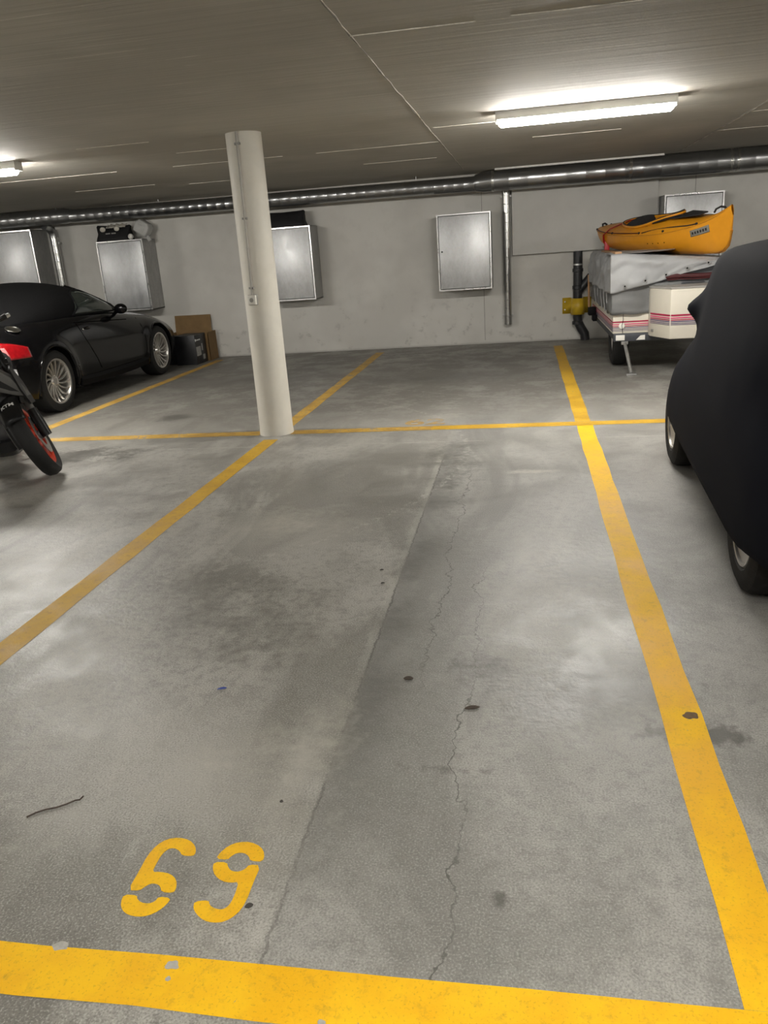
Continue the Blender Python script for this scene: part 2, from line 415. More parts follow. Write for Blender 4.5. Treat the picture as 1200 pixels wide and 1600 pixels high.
struct('wall_front', MB().box2((X0 - .2, Y0 - .2, 0), (X1 + .2, Y0, H)), M['wall'], 'off-white painted wall behind the viewer', smooth=0)

def flat(name, poly, m, label, h=0.0012):
    o = obj(name, MB().prism(poly, lambda a, b, c: (a, b, c), h), m, floor, smooth=0, fill_tri=True)
    o['label'] = label
    return o
def strip(name, x0, x1, y0, y1, m, label, jit=0.004, step=0.25):
    rnd = random.Random(int((x0 * 31 + y0 * 17) * 100))
    poly = []
    if (x1 - x0) > (y1 - y0):
        n = max(2, int((x1 - x0) / step))
        poly = [(x0 + (x1 - x0) * i / n, y0 + rnd.uniform(-jit, jit)) for i in range(n + 1)] + [(x1 - (x1 - x0) * i / n, y1 + rnd.uniform(-jit, jit)) for i in range(n + 1)]
    else:
        n = max(2, int((y1 - y0) / step))
        poly = [(x1 + rnd.uniform(-jit, jit), y0 + (y1 - y0) * i / n) for i in range(n + 1)] + [(x0 + rnd.uniform(-jit, jit), y1 - (y1 - y0) * i / n) for i in range(n + 1)]
    mb = MB(); k = len(poly) // 2
    for i in range(k - 1):
        q = [poly[i], poly[i + 1], poly[2 * k - 2 - i], poly[2 * k - 1 - i]]
        mb.add([(a, b, 0.0012) for a, b in q], [(0, 1, 2, 3)])
    o = obj(name, mb, m, floor, smooth=0); o['label'] = label
    return o
strip('bay_line', 0.394, 0.515, 1.19, 6.19, M['line'], 'bright yellow bay line running up the right side of the empty bay')
strip('bay_line', 0.392, 0.513, 6.34, 11.15, M['line_old'], 'yellow bay line beside the trailer running to the rear wall')
strip('bay_line', -2.104, -1.983, 0.2, 6.02, M['line_old'], 'dull yellow bay line ending before the pillar foot')
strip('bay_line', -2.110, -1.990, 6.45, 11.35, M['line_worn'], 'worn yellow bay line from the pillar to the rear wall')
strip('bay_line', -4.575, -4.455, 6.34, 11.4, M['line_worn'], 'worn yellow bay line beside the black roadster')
strip('bay_line', -4.7, 0.515, 1.067, 1.189, M['line'], 'bright yellow front line across the bay entrance')
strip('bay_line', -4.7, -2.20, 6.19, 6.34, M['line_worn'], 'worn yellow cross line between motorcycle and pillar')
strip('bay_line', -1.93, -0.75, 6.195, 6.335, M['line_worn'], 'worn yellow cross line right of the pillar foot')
strip('bay_line', -0.75, 0.60, 6.195, 6.335, M['line_old'], 'yellow cross line meeting the right bay line')
strip('bay_line', 0.60, 3.2, 6.20, 6.33, M['line_old'], 'yellow cross line running behind the covered car')

D6A = [(-0.943, 1.355), (-0.944, 1.414), (-0.947, 1.468), (-0.939, 1.505), (-0.921, 1.528), (-0.892, 1.536), (-0.861, 1.53), (-0.837, 1.511), (-0.826, 1.488), (-0.83, 1.476), (-0.859, 1.476), (-0.87, 1.49), (-0.89, 1.5), (-0.905, 1.494), (-0.912, 1.474), (-0.912, 1.443), (-0.91, 1.415), (-0.889, 1.418), (-0.861, 1.414), (-0.838, 1.397), (-0.828, 1.373), (-0.829, 1.358), (-0.859, 1.357), (-0.87, 1.375), (-0.884, 1.381), (-0.898, 1.38), (-0.908, 1.368), (-0.914, 1.357)]
D6B = [(-0.947, 1.341), (-0.942, 1.316), (-0.929, 1.297), (-0.908, 1.285), (-0.881, 1.282), (-0.859, 1.288), (-0.841, 1.303), (-0.83, 1.324), (-0.828, 1.342), (-0.859, 1.343), (-0.861, 1.329), (-0.874, 1.32), (-0.894, 1.322), (-0.909, 1.332), (-0.913, 1.342)]
D9A = [(-0.767, 1.473), (-0.764, 1.494), (-0.751, 1.519), (-0.729, 1.534), (-0.698, 1.537), (-0.667, 1.523), (-0.65, 1.501), (-0.646, 1.474), (-0.679, 1.474), (-0.687, 1.489), (-0.703, 1.499), (-0.721, 1.498), (-0.732, 1.485), (-0.736, 1.473)]
D9B = [(-0.768, 1.461), (-0.763, 1.439), (-0.749, 1.419), (-0.726, 1.404), (-0.703, 1.401), (-0.684, 1.406), (-0.68, 1.372), (-0.68, 1.344), (-0.685, 1.328), (-0.696, 1.32), (-0.716, 1.323), (-0.729, 1.332), (-0.735, 1.344), (-0.768, 1.338), (-0.763, 1.318), (-0.749, 1.303), (-0.727, 1.288), (-0.701, 1.283), (-0.675, 1.289), (-0.655, 1.312), (-0.646, 1.345), (-0.648, 1.406), (-0.647, 1.462), (-0.677, 1.461), (-0.681, 1.447), (-0.694, 1.436), (-0.712, 1.436), (-0.725, 1.446), (-0.735, 1.464)]
def chaikin(p_, n=2):
    for _ in range(n):
        q = []
        for i in range(len(p_)):
            a, b = p_[i], p_[(i + 1) % len(p_)]
            q += [(a[0] * .75 + b[0] * .25, a[1] * .75 + b[1] * .25), (a[0] * .25 + b[0] * .75, a[1] * .25 + b[1] * .75)]
        p_ = q
    return p_
def digit(name, polys, label, m):
    mb = MB()
    for q in polys: mb.prism(chaikin(q, 1), lambda a, b, c: (a, b, c), 0.0012)
    o = obj(name, mb, m, floor, smooth=0, fill_tri=True); o['label'] = label
digit('bay_number', [D6A, D6B], 'yellow stencilled figure 6 on the floor', M['line'])
digit('bay_number', [D9A, D9B], 'yellow stencilled figure 9 on the floor', M['line'])
o = obj('bay_number', text_mb('62', 0.34, lambda a, b, c: (-0.83 + a * 1.05, 6.50 + b * 0.9, c), 0.0012), M['line_ghost'], floor, smooth=0)
o['label'] = 'faded stencilled bay number beside the cross line'

# paint chips, stains lying on the lines
def blot(name, cx, cy, r, m, label, sx=1.0, h=0.0016, ang=0, parent=floor):
    rnd = random.Random(int(cx * 1000 + cy * 77))
    poly = []
    for i in range(14):
        a = 2 * PI * i / 14; q = r * rnd.uniform(0.7, 1.15)
        u, v = q * sx * math.cos(a), q * math.sin(a)
        poly.append((cx + u * math.cos(ang) - v * math.sin(ang), cy + u * math.sin(ang) + v * math.cos(ang)))
    return flat(name, chaikin(poly, 1), m, label, h)
M['bare'] = mat('bare_concrete_chip', (0.42, 0.405, 0.37), 0.7, var=0.2, scale=60)
M['rust'] = mat('brown_smear', (0.13, 0.075, 0.03), 0.7, var=0.4, scale=90)
for cx, cy, r, sx in ((-1.02, 1.187, 0.012, 1.8), (-0.748, 1.168, 0.012, 1.5), (-0.742, 1.135, 0.006, 1.0), (-0.40, 1.075, 0.007, 1.3)):
    blot('paint_chip', cx, cy, r, M['bare'], 'chip in the yellow front line', sx)
blot('brown_stain', 0.483, 2.178, 0.020, M['rust'], 'small brown stain on the right bay line', 1.2)

# ceiling seams and drip lines
def seam(x0, y0, x1, y1, w, m, n=20, amp=0.005):
    rnd = random.Random(int(x0 * 100 + y0 * 10)); mb = MB(); pts = []
    for i in range(n + 1):
        t = i / n; e = rnd.uniform(-amp, amp) if 0 < i < n else 0
        if abs(y1 - y0) > abs(x1 - x0): pts.append((x0 + (x1 - x0) * t + e, y0 + (y1 - y0) * t, H - 0.0005))
        else: pts.append((x0 + (x1 - x0) * t, y0 + (y1 - y0) * t + e, H - 0.0005))
    mb.tube(pts, [w * rnd.uniform(0.5, 1.2) for _ in pts], n=6, squash=1.0)
    obj('formwork_seam', mb, m, ceiling)
seam(-0.74, 1.5, -0.74, 11.0, 0.0035, M['seam_dark'], 60)
seam(-0.734, 1.5, -0.734, 11.0, 0.0025, M['seam'], 60)
seam(1.90, 4.0, 1.90, 11.2, 0.006, M['seam_dark'], 50)
seam(1.915, 6.5, 1.91, 11.2, 0.004, M['seam'], 50)
for x0, x1, y in ((-0.74, -0.19, 3.885), (-0.04, 0.50, 3.875), (-3.32, -2.22, 7.83), (-1.9, -0.75, 7.86), (-5.5, -3.9, 7.8), (-5.2, -4.2, 9.3), (-1.7, -0.9, 9.2), (-0.7, -0.2, 6.95), (0.1, 0.9, 8.2), (1.92, 2.9, 7.85), (1.92, 2.7, 9.1), (-3.9, -3.2, 9.6), (-2.9, -2.3, 6.95), (-3.4, -2.8, 6.2)):
    seam(x0, y, x1, y + 0.01, 0.0035, M['seam'], 10, 0.004)
# wall joints
for x in (-0.56, 2.26):
    obj('wall_joint', MB().box((x, WY - 0.0005, 1.15), (0.006, 0.003, 2.2)), M['seam_dark'], wall_back)

# ------------------------------------------------------------------ lamps
def lamp(x0, x1, y, label):
    t = thing('ceiling_lamp', label, 'lamp', ((x0 + x1) / 2, y, H), 'fluorescent ceiling lamps')
    prof = [(-0.055, 0), (-0.055, -0.055), (-0.04, -0.062), (0.04, -0.062), (0.055, -0.055), (0.055, 0)]
    obj('tray', MB().rings([[(x, y + a, H + b) for a, b in prof] for x in (x0, x1)]), M['lamp_body'], t, smooth=0)
    R = []
    for x, k in ((x0 + 0.012, 0.65), (x0 + 0.03, 1), (x1 - 0.03, 1), (x1 - 0.012, 0.65)):
        R.append([(x, y + 0.048 * k * math.cos(a), H - 0.062 + 0.043 * k * math.sin(a)) for a in [PI + PI * i / 5 for i in range(6)]])
    obj('diffuser', MB().rings(R), M['lamp_glow'], t)
    for x, s in ((x0, -1), (x1, 1)):
        obj('end_cap', MB().box((x + s * 0.004, y, H - 0.036), (0.012, 0.112, 0.072)), M['lamp_body'], t, bevel=0.002)
lamp(-0.18, 1.08, 6.51, 'lit fluorescent ceiling lamp above the bay before the duct')
lamp(-5.40, -4.12, 6.51, 'lit fluorescent ceiling lamp at the left edge above the motorcycle')
lamp(5.05, 6.31, 6.51, 'lit fluorescent ceiling lamp beyond the covered car, out of view')
lamp(-10.6, -9.34, 6.51, 'lit fluorescent ceiling lamp far left, out of view')
lamp(-0.18, 1.08, -0.35, 'lit fluorescent ceiling lamp over the aisle behind the viewer')
lamp(-5.40, -4.12, -0.35, 'lit fluorescent ceiling lamp over the aisle left behind the viewer')
lamp(5.05, 6.31, -0.35, 'lit fluorescent ceiling lamp over the aisle right behind the viewer')

# ------------------------------------------------------------------ pillar
PX, PY = -2.065, 6.27
t = struct('pillar', MB().lathe([(0.142, 0), (0.142, 0.02), (0.139, 0.05), (0.136, 0.6), (0.135, H)], (PX, PY, 0), (0, 0, 1), 64), M['pillar'], 'round off-white concrete pillar standing on the cross line')
t = thing('pillar_switch', 'white square switch with grey cable conduit on the round pillar', 'switch', (-2.10, PY - 0.136, 1.1))
ca = math.atan2(-0.128, -0.036)
def onp(r, a, z): return (PX + r * math.cos(a), PY + r * math.sin(a), z)
A1 = math.radians(259)
obj('conduit', MB().tube([onp(0.146, A1 + 0.15, 2.30), onp(0.146, A1 + 0.10, 1.8), onp(0.146, A1 + 0.04, 1.4), onp(0.146, A1, 1.14)], 0.010, 8), M['conduit'], t)
rotp = Matrix.Rotation(A1 + PI / 2, 3, 'Z')
obj('switch_box', MB().box(onp(0.150, A1, 1.10), (0.072, 0.034, 0.072), rotp), M['plastic_white'], t, bevel=0.004)
obj('shadow_gap_plate', MB().box(onp(0.139, A1, 1.10), (0.080, 0.020, 0.080), rotp), M['plastic_grey'], t, bevel=0.003)  # grey plate added to draw the shadow gap round the box
obj('rocker', MB().lathe([(0.0, 0), (0.017, 0), (0.017, 0.004), (0.013, 0.006), (0, 0.006)], onp(0.167, A1, 1.10), (math.cos(A1), math.sin(A1), 0), 20), M['plastic_grey'], t)
for z, k in ((2.22, -0.14), (1.70, -0.085), (1.19, -0.006)):
    obj('conduit_clip', MB().box(onp(0.143, A1 - k, z), (0.042, 0.022, 0.016), Matrix.Rotation(A1 - k + PI / 2, 3, 'Z')), M['plastic_grey'], t, bevel=0.002)

# ------------------------------------------------------------------ wall cabinets
CF = 11.36
def cabinet(xr, z0, label, w=0.73, h=1.0, key=True, xl=None, dark=0):
    xl = xr - w; z1 = z0 + h
    t = thing('wall_cabinet', label, 'cabinet', ((xl + xr) / 2, WY, z0), 'galvanised wall cabinets on the rear wall')
    mb = MB(); d = 0.008
    mb.box2((xl, CF, z0), (xl + d, WY - .001, z1)); mb.box2((xr - d, CF, z0), (xr, WY - .001, z1))
    mb.box2((xl, CF, z0), (xr, WY - .001, z0 + d)); mb.box2((xl, CF, z1 - d), (xr, WY - .001, z1)); mb.box2((xl, WY - 0.01, z0), (xr, WY - .001, z1))
    obj('case', mb, M['galv_side'], t, smooth=0)
    fr = MB(); e = 0.018
    fr.box2((xl, CF - 0.004, z0), (xl + e, CF + 0.012, z1)); fr.box2((xr - e, CF - 0.004, z0), (xr, CF + 0.012, z1))
    fr.box2((xl + e, CF - 0.004, z0), (xr - e, CF + 0.012, z0 + e)); fr.box2((xl + e, CF - 0.004, z1 - e), (xr - e, CF + 0.012, z1))
    obj('frame', fr, M['galv_edge'], t, smooth=0)
    g_ = 0.008
    door = obj('door', MB().box2((xl + e + g_, CF - 0.006, z0 + e + g_), (xr - e - g_, CF + 0.014, z1 - e - g_)), M['galv'], t, bevel=0.003)
    if key:
        obj('keyhole', MB().lathe([(0, 0), (0.012, 0), (0.012, 0.003), (0, 0.003)], (xl + 0.06, CF - 0.006, z0 + 0.52), (0, -1, 0), 12), M['black_hole'], door)
    return t
cabinet(-7.19, 1.05, 'galvanised wall cabinet hung highest at the left edge of the frame')
cabinet(-5.45, 0.80, 'galvanised wall cabinet above the roadster, bag and canister on top', key=False)
cabinet(-2.93, 0.80, 'galvanised wall cabinet half hidden by the pillar, black bag on top', key=False)
cabinet(-0.425, 0.80, 'galvanised wall cabinet with nothing on it, beside the thin vertical duct')
cabinet(2.535, 0.825, 'galvanised wall cabinet half hidden behind the yellow kayak')

# board on the wall
obj_ = obj('wall_board', MB().box2((-0.145, 11.70, 1.206), (1.775, WY - 0.001, 2.20)), M['panel'], bevel=0.004)
tag(obj_, 'large off-white board on the rear wall behind the kayak', 'board')

# ------------------------------------------------------------------ ventilation
def spiral(path, r, pitch=0.13, n=28, ridge=0.0013):
    pts = [Vector(p) for p in path]; out = []; rs = []
    for a, b in zip(pts, pts[1:]):
        L_ = (b - a).length; k = max(1, int(L_ / pitch))
        for i in range(k):
            for q, dr in ((0, 0), (0.88, 0), (0.91, ridge), (0.97, ridge)):
                out.append(a + (b - a) * ((i + q) / k)); rs.append(r + dr)
    out.append(pts[-1]); rs.append(r)
    return MB().tube(out, rs, n)
t = thing('ventilation_duct', 'long grey spiral ventilation duct under the ceiling along the rear wall', 'duct', (-3, 11.36, H))
DY = 11.33
def ring_band(mb, x, z, r, w=0.03): mb.lathe([(r - .01, 0), (r, 0), (r, w), (r - .01, w)], (x, DY, z), (1, 0, 0), 28)
obj('duct_run', spiral([(-12.9, DY, 2.195), (-6.62, DY, 2.190)], 0.105), M['duct'], t)
mb = MB(); mb.lathe([(0.105, 0), (0.108, 0.04), (0.096, 0.12), (0.094, 0.16)], (-6.62, DY, 2.19), (1, 0, 0), 28)
obj('reducer', mb, M['duct'], t)
obj('duct_run', spiral([(-6.46, DY, 2.178), (-0.62, DY, 2.150)], 0.093), M['duct'], t)
mb = MB(); mb.lathe([(0.093, 0), (0.105, 0.02), (0.125, 0.10), (0.130, 0.22), (0.134, 0.24)], (-0.62, DY, 2.155), (1, 0, 0.06), 28)
obj('reducer', mb, M['duct'], t)
obj('duct_run', spiral([(-0.40, DY, 2.168), (1.30, DY, 2.166)], 0.132, 0.22, 28), M['duct'], t)
obj('duct_run', spiral([(1.30, DY - 0.0, 2.166), (8.4, DY, 2.166)], 0.136, 0.22, 28), M['duct'], t)
for x, z, r in ((-0.40, 2.168, 0.138), (1.34, 2.166, 0.142), (2.55, 2.166, 0.141), (2.63, 2.166, 0.141)):
    mb = MB(); ring_band(mb, x, z, r, 0.035); b_ = obj('clamp_band', mb, M['duct_bright'], t)
for x in (-6.7, -5.1, -3.6, -1.4, -0.38, 2.5):
    obj('hanger_rod', MB().tube([(x, DY, 2.25), (x, DY, H)], 0.006, 6), M['steel'], t)
tag(obj('ceiling_rail', MB().box2((-0.35, 11.16, H - 0.022), (1.75, 11.20, H - 0.0005)), M['lamp_body'], smooth=0), 'thin pale rail on the ceiling above the duct', 'rail')

def pipe_drop(x, y, z0, z1, r, label, elbow=True, m='duct_bright'):
    t = thing('exhaust_pipe', label, 'pipe', (x, y, z0))
    obj('pipe', spiral([(x, y, z0), (x, y, z1)], r, 0.11, 18, 0.003), M[m], t)
    if elbow:
        obj('elbow', MB().tube([(x, y, z1 - 0.01), (x, y, z1 + 0.05), (x - .008, y - 0.03, z1 + 0.10), (x - .02, y - 0.08, z1 + 0.14), (x - .03, y - 0.16, z1 + 0.16)], r + 0.004, 18), M['duct'], t)
    return t
t = pipe_drop(-0.222, 11.70, 0.27, 2.12, 0.056, 'thin vertical galvanised pipe on the wall right of the bare cabinet', False)
for z in (0.40, 1.98):
    obj('bracket', MB().box((-0.222, 11.70, z), (0.15, 0.03, 0.03)).box((-0.222, 11.765, z), (0.04, 0.05, 0.03)), M['steel'], t, bevel=0.003)
t = pipe_drop(-6.985, 11.62, 0.30, 1.93, 0.058, 'galvanised vertical pipe with elbow beside the leftmost cabinet')
obj('bracket', MB().box((-6.985, 11.62, 1.84), (0.16, 0.03, 0.03)).box((-6.985, 11.73, 1.84), (0.04, 0.11, 0.03)), M['steel'], t, bevel=0.003)

# black drain pipe and its yellow guard
DP = (0.742, 11.66)
t = thing('drain_pipe', 'black drain pipe with side branch on the wall behind the trailer', 'pipe', (DP[0], DP[1], 0))
obj('downpipe', MB().tube([(DP[0], DP[1], 1.206), (DP[0], DP[1], 0.32), (DP[0] + .01, DP[1], 0.25), (DP[0] + 0.05, DP[1], 0.17), (DP[0] + 0.10, DP[1], 0.09), (DP[0] + 0.11, DP[1], 0.0)], 0.062, 20), M['pipe_black'], t)
obj('branch', MB().tube([(DP[0], DP[1], 0.66), (DP[0] + 0.18, DP[1], 0.87)], 0.055, 16), M['pipe_black'], t)
for z in (0.93, 0.70, 0.22):
    obj('socket', MB().lathe([(0.064, 0), (0.073, 0.005), (0.073, 0.045), (0.064, 0.05)], (DP[0], DP[1], z), (0, 0, 1), 22), M['pipe_black'], t)
obj('pipe_clip', MB().lathe([(0.063, 0), (0.067, 0), (0.067, 0.02), (0.063, 0.02)], (DP[0], DP[1], 1.02), (0, 0, 1), 20), M['steel'], t)
t = thing('pipe_guard', 'yellow steel guard bracket around the black drain pipe', 'guard', (DP[0], WY, 0.36))
sec = [(0.54, 11.785), (0.655, 11.785), (0.655, 11.60)] + [(DP[0] + 0.085 * math.cos(a), 11.60 + 0.085 * math.sin(a)) for a in [PI + PI * i / 12 for i in range(13)]] + [(0.828, 11.60), (0.828, 11.785), (0.935, 11.785)]
mb = MB(); out = [Vector((a, b, 0)) for a, b in sec]
mb.rings([[(a, b, z) for z in (0.365, 0.585)] for a, b in sec], closed=False, caps=False)
obj('guard_plate', mb, M['guard_yellow'], t, solid=0.012, smooth=30)
for x in (0.575, 0.90):
    for z in (0.42, 0.53):
        obj('bolt', MB().lathe([(0, 0), (0.012, 0), (0.010, 0.008), (0, 0.009)], (x, 11.779, z), (0, -1, 0), 8), M['steel'], t)

# ------------------------------------------------------------------ black roadster
M['car_paint'] = mat('black_car_paint', (0.0025, 0.0025, 0.003), 0.14, var=0.1, spec=0.22, coat=0.18)
M['soft_top'] = mat('black_soft_top_cloth', (0.0035, 0.0035, 0.0038), 0.95, spec=0.15, var=0.25, scale=40, bump=0.15, bscale=300)
M['car_glass'] = mat('dark_car_glass', (0.040, 0.050, 0.043), 0.08, var=0.05, coat=0.3, alpha=0.8)
M['alloy'] = mat('silver_alloy', (0.62, 0.60, 0.57), 0.28, 0.85, var=0.06, scale=10)
M['alloy_dark'] = mat('dark_wheel_barrel', (0.012, 0.012, 0.012), 0.6, 0.3, var=0.1)
M['tail_red'] = mat('red_tail_lens', (0.26, 0.003, 0.006), 0.12, var=0.25, scale=25, coat=1.0)
M['tail_clear'] = mat('pink_tail_lens', (0.62, 0.20, 0.20), 0.12, var=0.2, scale=25, coat=1.0)
M['chrome'] = mat('chrome', (0.75, 0.75, 0.74), 0.12, 1.0, var=0.05)
M['dark_gap'] = mat('dark_shut_line', (0.002, 0.002, 0.002), 0.9, var=0.2, spec=0.05)
M['pale_strip'] = mat('pale_grey_strip', (0.45, 0.44, 0.40), 0.7, var=0.1)

TX, TY = -5.74, 6.85           # centre line, rear end
def car_root(name, label, cat, loc, group=None): return thing(name, label, cat, loc, group)
tt = thing('roadster', 'black two-seat roadster with black soft top parked at the left', 'car', (TX, TY + 2.1, 0))
SS = [0, .06, .2, .5, .8, 1.4, 2.2, 2.7, 3.3, 3.8, 4.08, 4.2]
SEC = [[(.60, .38), (.66, .45), (.68, .55), (.62, .68), (.52, .76), (.3, .80), (0, .81)],
       [(.74, .28), (.79, .40), (.82, .55), (.76, .71), (.64, .81), (.35, .86), (0, .87)],
       [(.82, .24), (.86, .38), (.885, .56), (.83, .75), (.70, .87), (.38, .92), (0, .93)],
       [(.87, .20), (.90, .36), (.91, .58), (.86, .80), (.73, .92), (.4, .96), (0, .97)],
       [(.88, .19), (.905, .36), (.91, .58), (.86, .82), (.74, .945), (.4, .98), (0, .99)],
       [(.86, .20), (.885, .34), (.885, .58), (.85, .82), (.75, .945), (.4, .97), (0, .97)],
       [(.86, .20), (.885, .34), (.885, .57), (.845, .79), (.75, .915), (.4, .95), (0, .96)],
       [(.86, .20), (.89, .34), (.89, .56), (.845, .76), (.73, .875), (.4, .93), (0, .94)],
       [(.88, .19), (.905, .36), (.905, .55), (.84, .72), (.70, .81), (.4, .86), (0, .87)],
       [(.84, .20), (.87, .34), (.875, .48), (.80, .63), (.64, .71), (.36, .75), (0, .76)],
       [(.70, .22), (.74, .34), (.74, .45), (.66, .56), (.5, .62), (.3, .65), (0, .66)],
       [(.5, .28), (.54, .36), (.54, .44), (.48, .52), (.36, .56), (.2, .575), (0, .58)]]
WC = ((0.79, 0.325), (3.30, 0.325)); RA = 0.37
SEC_FLAT = [sum(([a, b] for a, b in s_), []) for s_ in SEC]
def section(s):
    v = hermite(SS, SEC_FLAT, s)
    pts = [(v[2 * i], v[2 * i + 1]) for i in range(7)]
    out = []
    par = list(range(7))
    for k in range(49):
        u = k / 8.0
        q = hermite(par, [[a, b] for a, b in pts], u)
        out.append((float(q[0]), float(q[1])))
    out[-1] = (0.0, out[-1][1])
    return out
_sc = {}
def sec_c(s):
    k = round(s, 3)
    if k not in _sc: _sc[k] = section(k)
    return _sc[k]
def side_w(s, z):            # half width of the flank at height z
    pts = sec_c(s)
    for a, b in zip(pts, pts[1:]):
        if a[1] <= z <= b[1] and b[1] > a[1]:
            return a[0] + (b[0] - a[0]) * (z - a[1]) / (b[1] - a[1])
    return pts[0][0] if z < pts[0][1] else pts[-1][0]
def flare(s, z, w):
    e = 0
    for cs, cz in WC:
        d = math.hypot(s - cs, z - cz)
        if z > cz - 0.2: e = max(e, 0.022 * math.exp(-((d - 0.39) / 0.07) ** 2))
    return w + e if w > 0.7 else w
def carP(side, s, w, z): return (TX + side * w, TY + s, z)
ns = 168; rows = []
for i in range(ns + 1):
    s = 4.2 * i / ns; half = []
    for w, z in sec_c(s):
        if w > 0.45:
            for cs, cz in WC:
                d2 = RA ** 2 - (s - cs) ** 2
                if d2 > 0 and z < cz + math.sqrt(d2): z = cz + math.sqrt(d2)
            w = min(w, 1.0)
        half.append((w, z))
    fixed = []
    for w, z in half:
        ww = side_w(s, z) if w > 0.6 and z > 0.3 and z < 0.75 else w
        fixed.append((flare(s, z, ww), z))
    rows.append([carP(1, s, w, z) for w, z in fixed] + [carP(-1, s, w, z) for w, z in reversed(fixed[:-1])])
obj('body', MB().rings(rows, closed=False, caps=False).add(rows[0], [tuple(range(len(rows[0])))]).add(rows[-1], [tuple(range(len(rows[-1])))]), M['car_paint'], tt, smooth=50, fill_tri=True)
mb = MB().box2((TX - .60, TY + .2, .17), (TX + .60, TY + 4.0, .45)).box2((TX - .84, TY + 1.18, .19), (TX + .84, TY + 2.9, .40)).box2((TX - .62, TY + .1, .4), (TX + .62, TY + 3.9, .62))
obj('underbody', mb, M['dark_gap'], tt, smooth=0)
for sd in (1, -1):
    for cs, cz in WC:
        mb = MB().rings([[carP(sd, cs + RA * math.cos(a), w, max(0.16, cz + RA * math.sin(a))) for a in [-0.35 + (PI + 0.7) * k / 24 for k in range(25)]] for w in (0.60, 0.895)], closed=False, caps=False)
        obj('wheel_liner', mb, M['plastic_black'], tt)
for sd in (1, -1):
    for cs, cz in WC:
        pts = []
        for k in range(33):
            a = -0.25 + (PI + 0.5) * k / 32; s = cs + RA * math.cos(a); z = cz + RA * math.sin(a)
            pts.append(carP(sd, s, flare(s, z, side_w(s, max(z, 0.22))) - 0.006, z))
        obj('arch_lip', MB().tube(pts, 0.014, 8), M['car_paint'], tt)
# side skirt
for sd in (1, -1):
    obj('side_skirt', MB().rings([[carP(sd, 1.22 + 1.66 * k / 20, w, z + 0.02 * (abs(k - 10) / 10) ** 3) for w, z in ((.84, .17), (.905, .19), (.915, .25), (.89, .285), (.84, .27))] for k in range(21)]), M['plastic_black'], tt)

# greenhouse
ZT = ([.42, .55, .7, .9, 1.1, 1.35, 1.6, 1.85, 2.1, 2.35, 2.6, 2.9], [.945, 1.02, 1.12, 1.215, 1.28, 1.325, 1.34, 1.328, 1.29, 1.20, 1.08, .93])
WB = ([.42, .6, .9, 1.3, 1.8, 2.3, 2.6, 2.9], [.60, .67, .72, .745, .745, .735, .70, .62])
ZB = 0.90
def gh(s, tau, off=0.0):      # point on the greenhouse, tau 0 base .. 1 ridge
    zt = float(hermite(*ZT, s)); wb = float(hermite(*WB, s))
    return wb * math.sqrt(max(0.0, 1 - tau ** 2.6)) + off, ZB + (zt - ZB) * tau
def gh_w(s, z, off=0.0):
    zt = float(hermite(*ZT, s)); tau = min(1, max(0, (z - ZB) / (zt - ZB)))
    return gh(s, tau)[0] + off
def shell(s0, s1, n, m=28):
    R = []
    for i in range(n + 1):
        s = s0 + (s1 - s0) * i / n
        h_ = [gh(s, math.sin(PI / 2 * k / m)) for k in range(m + 1)]
        R.append([carP(1, s, w, z) for w, z in h_] + [carP(-1, s, w, z) for w, z in reversed(h_[:-1])])
    return MB().rings(R, closed=False, caps=False)
obj('soft_top', shell(.42, 2.12, 44), M['soft_top'], tt, smooth=60)
obj('windscreen', shell(2.13, 2.9, 20), M['car_glass'], tt, smooth=60)
WBOT = lambda s: 0.945 - 0.025 * (s - 1.65)
WTOP = ([1.665, 1.70, 1.76, 1.90, 2.05, 2.2, 2.4, 2.58], [1.02, 1.13, 1.178, 1.205, 1.205, 1.175, 1.075, .935])
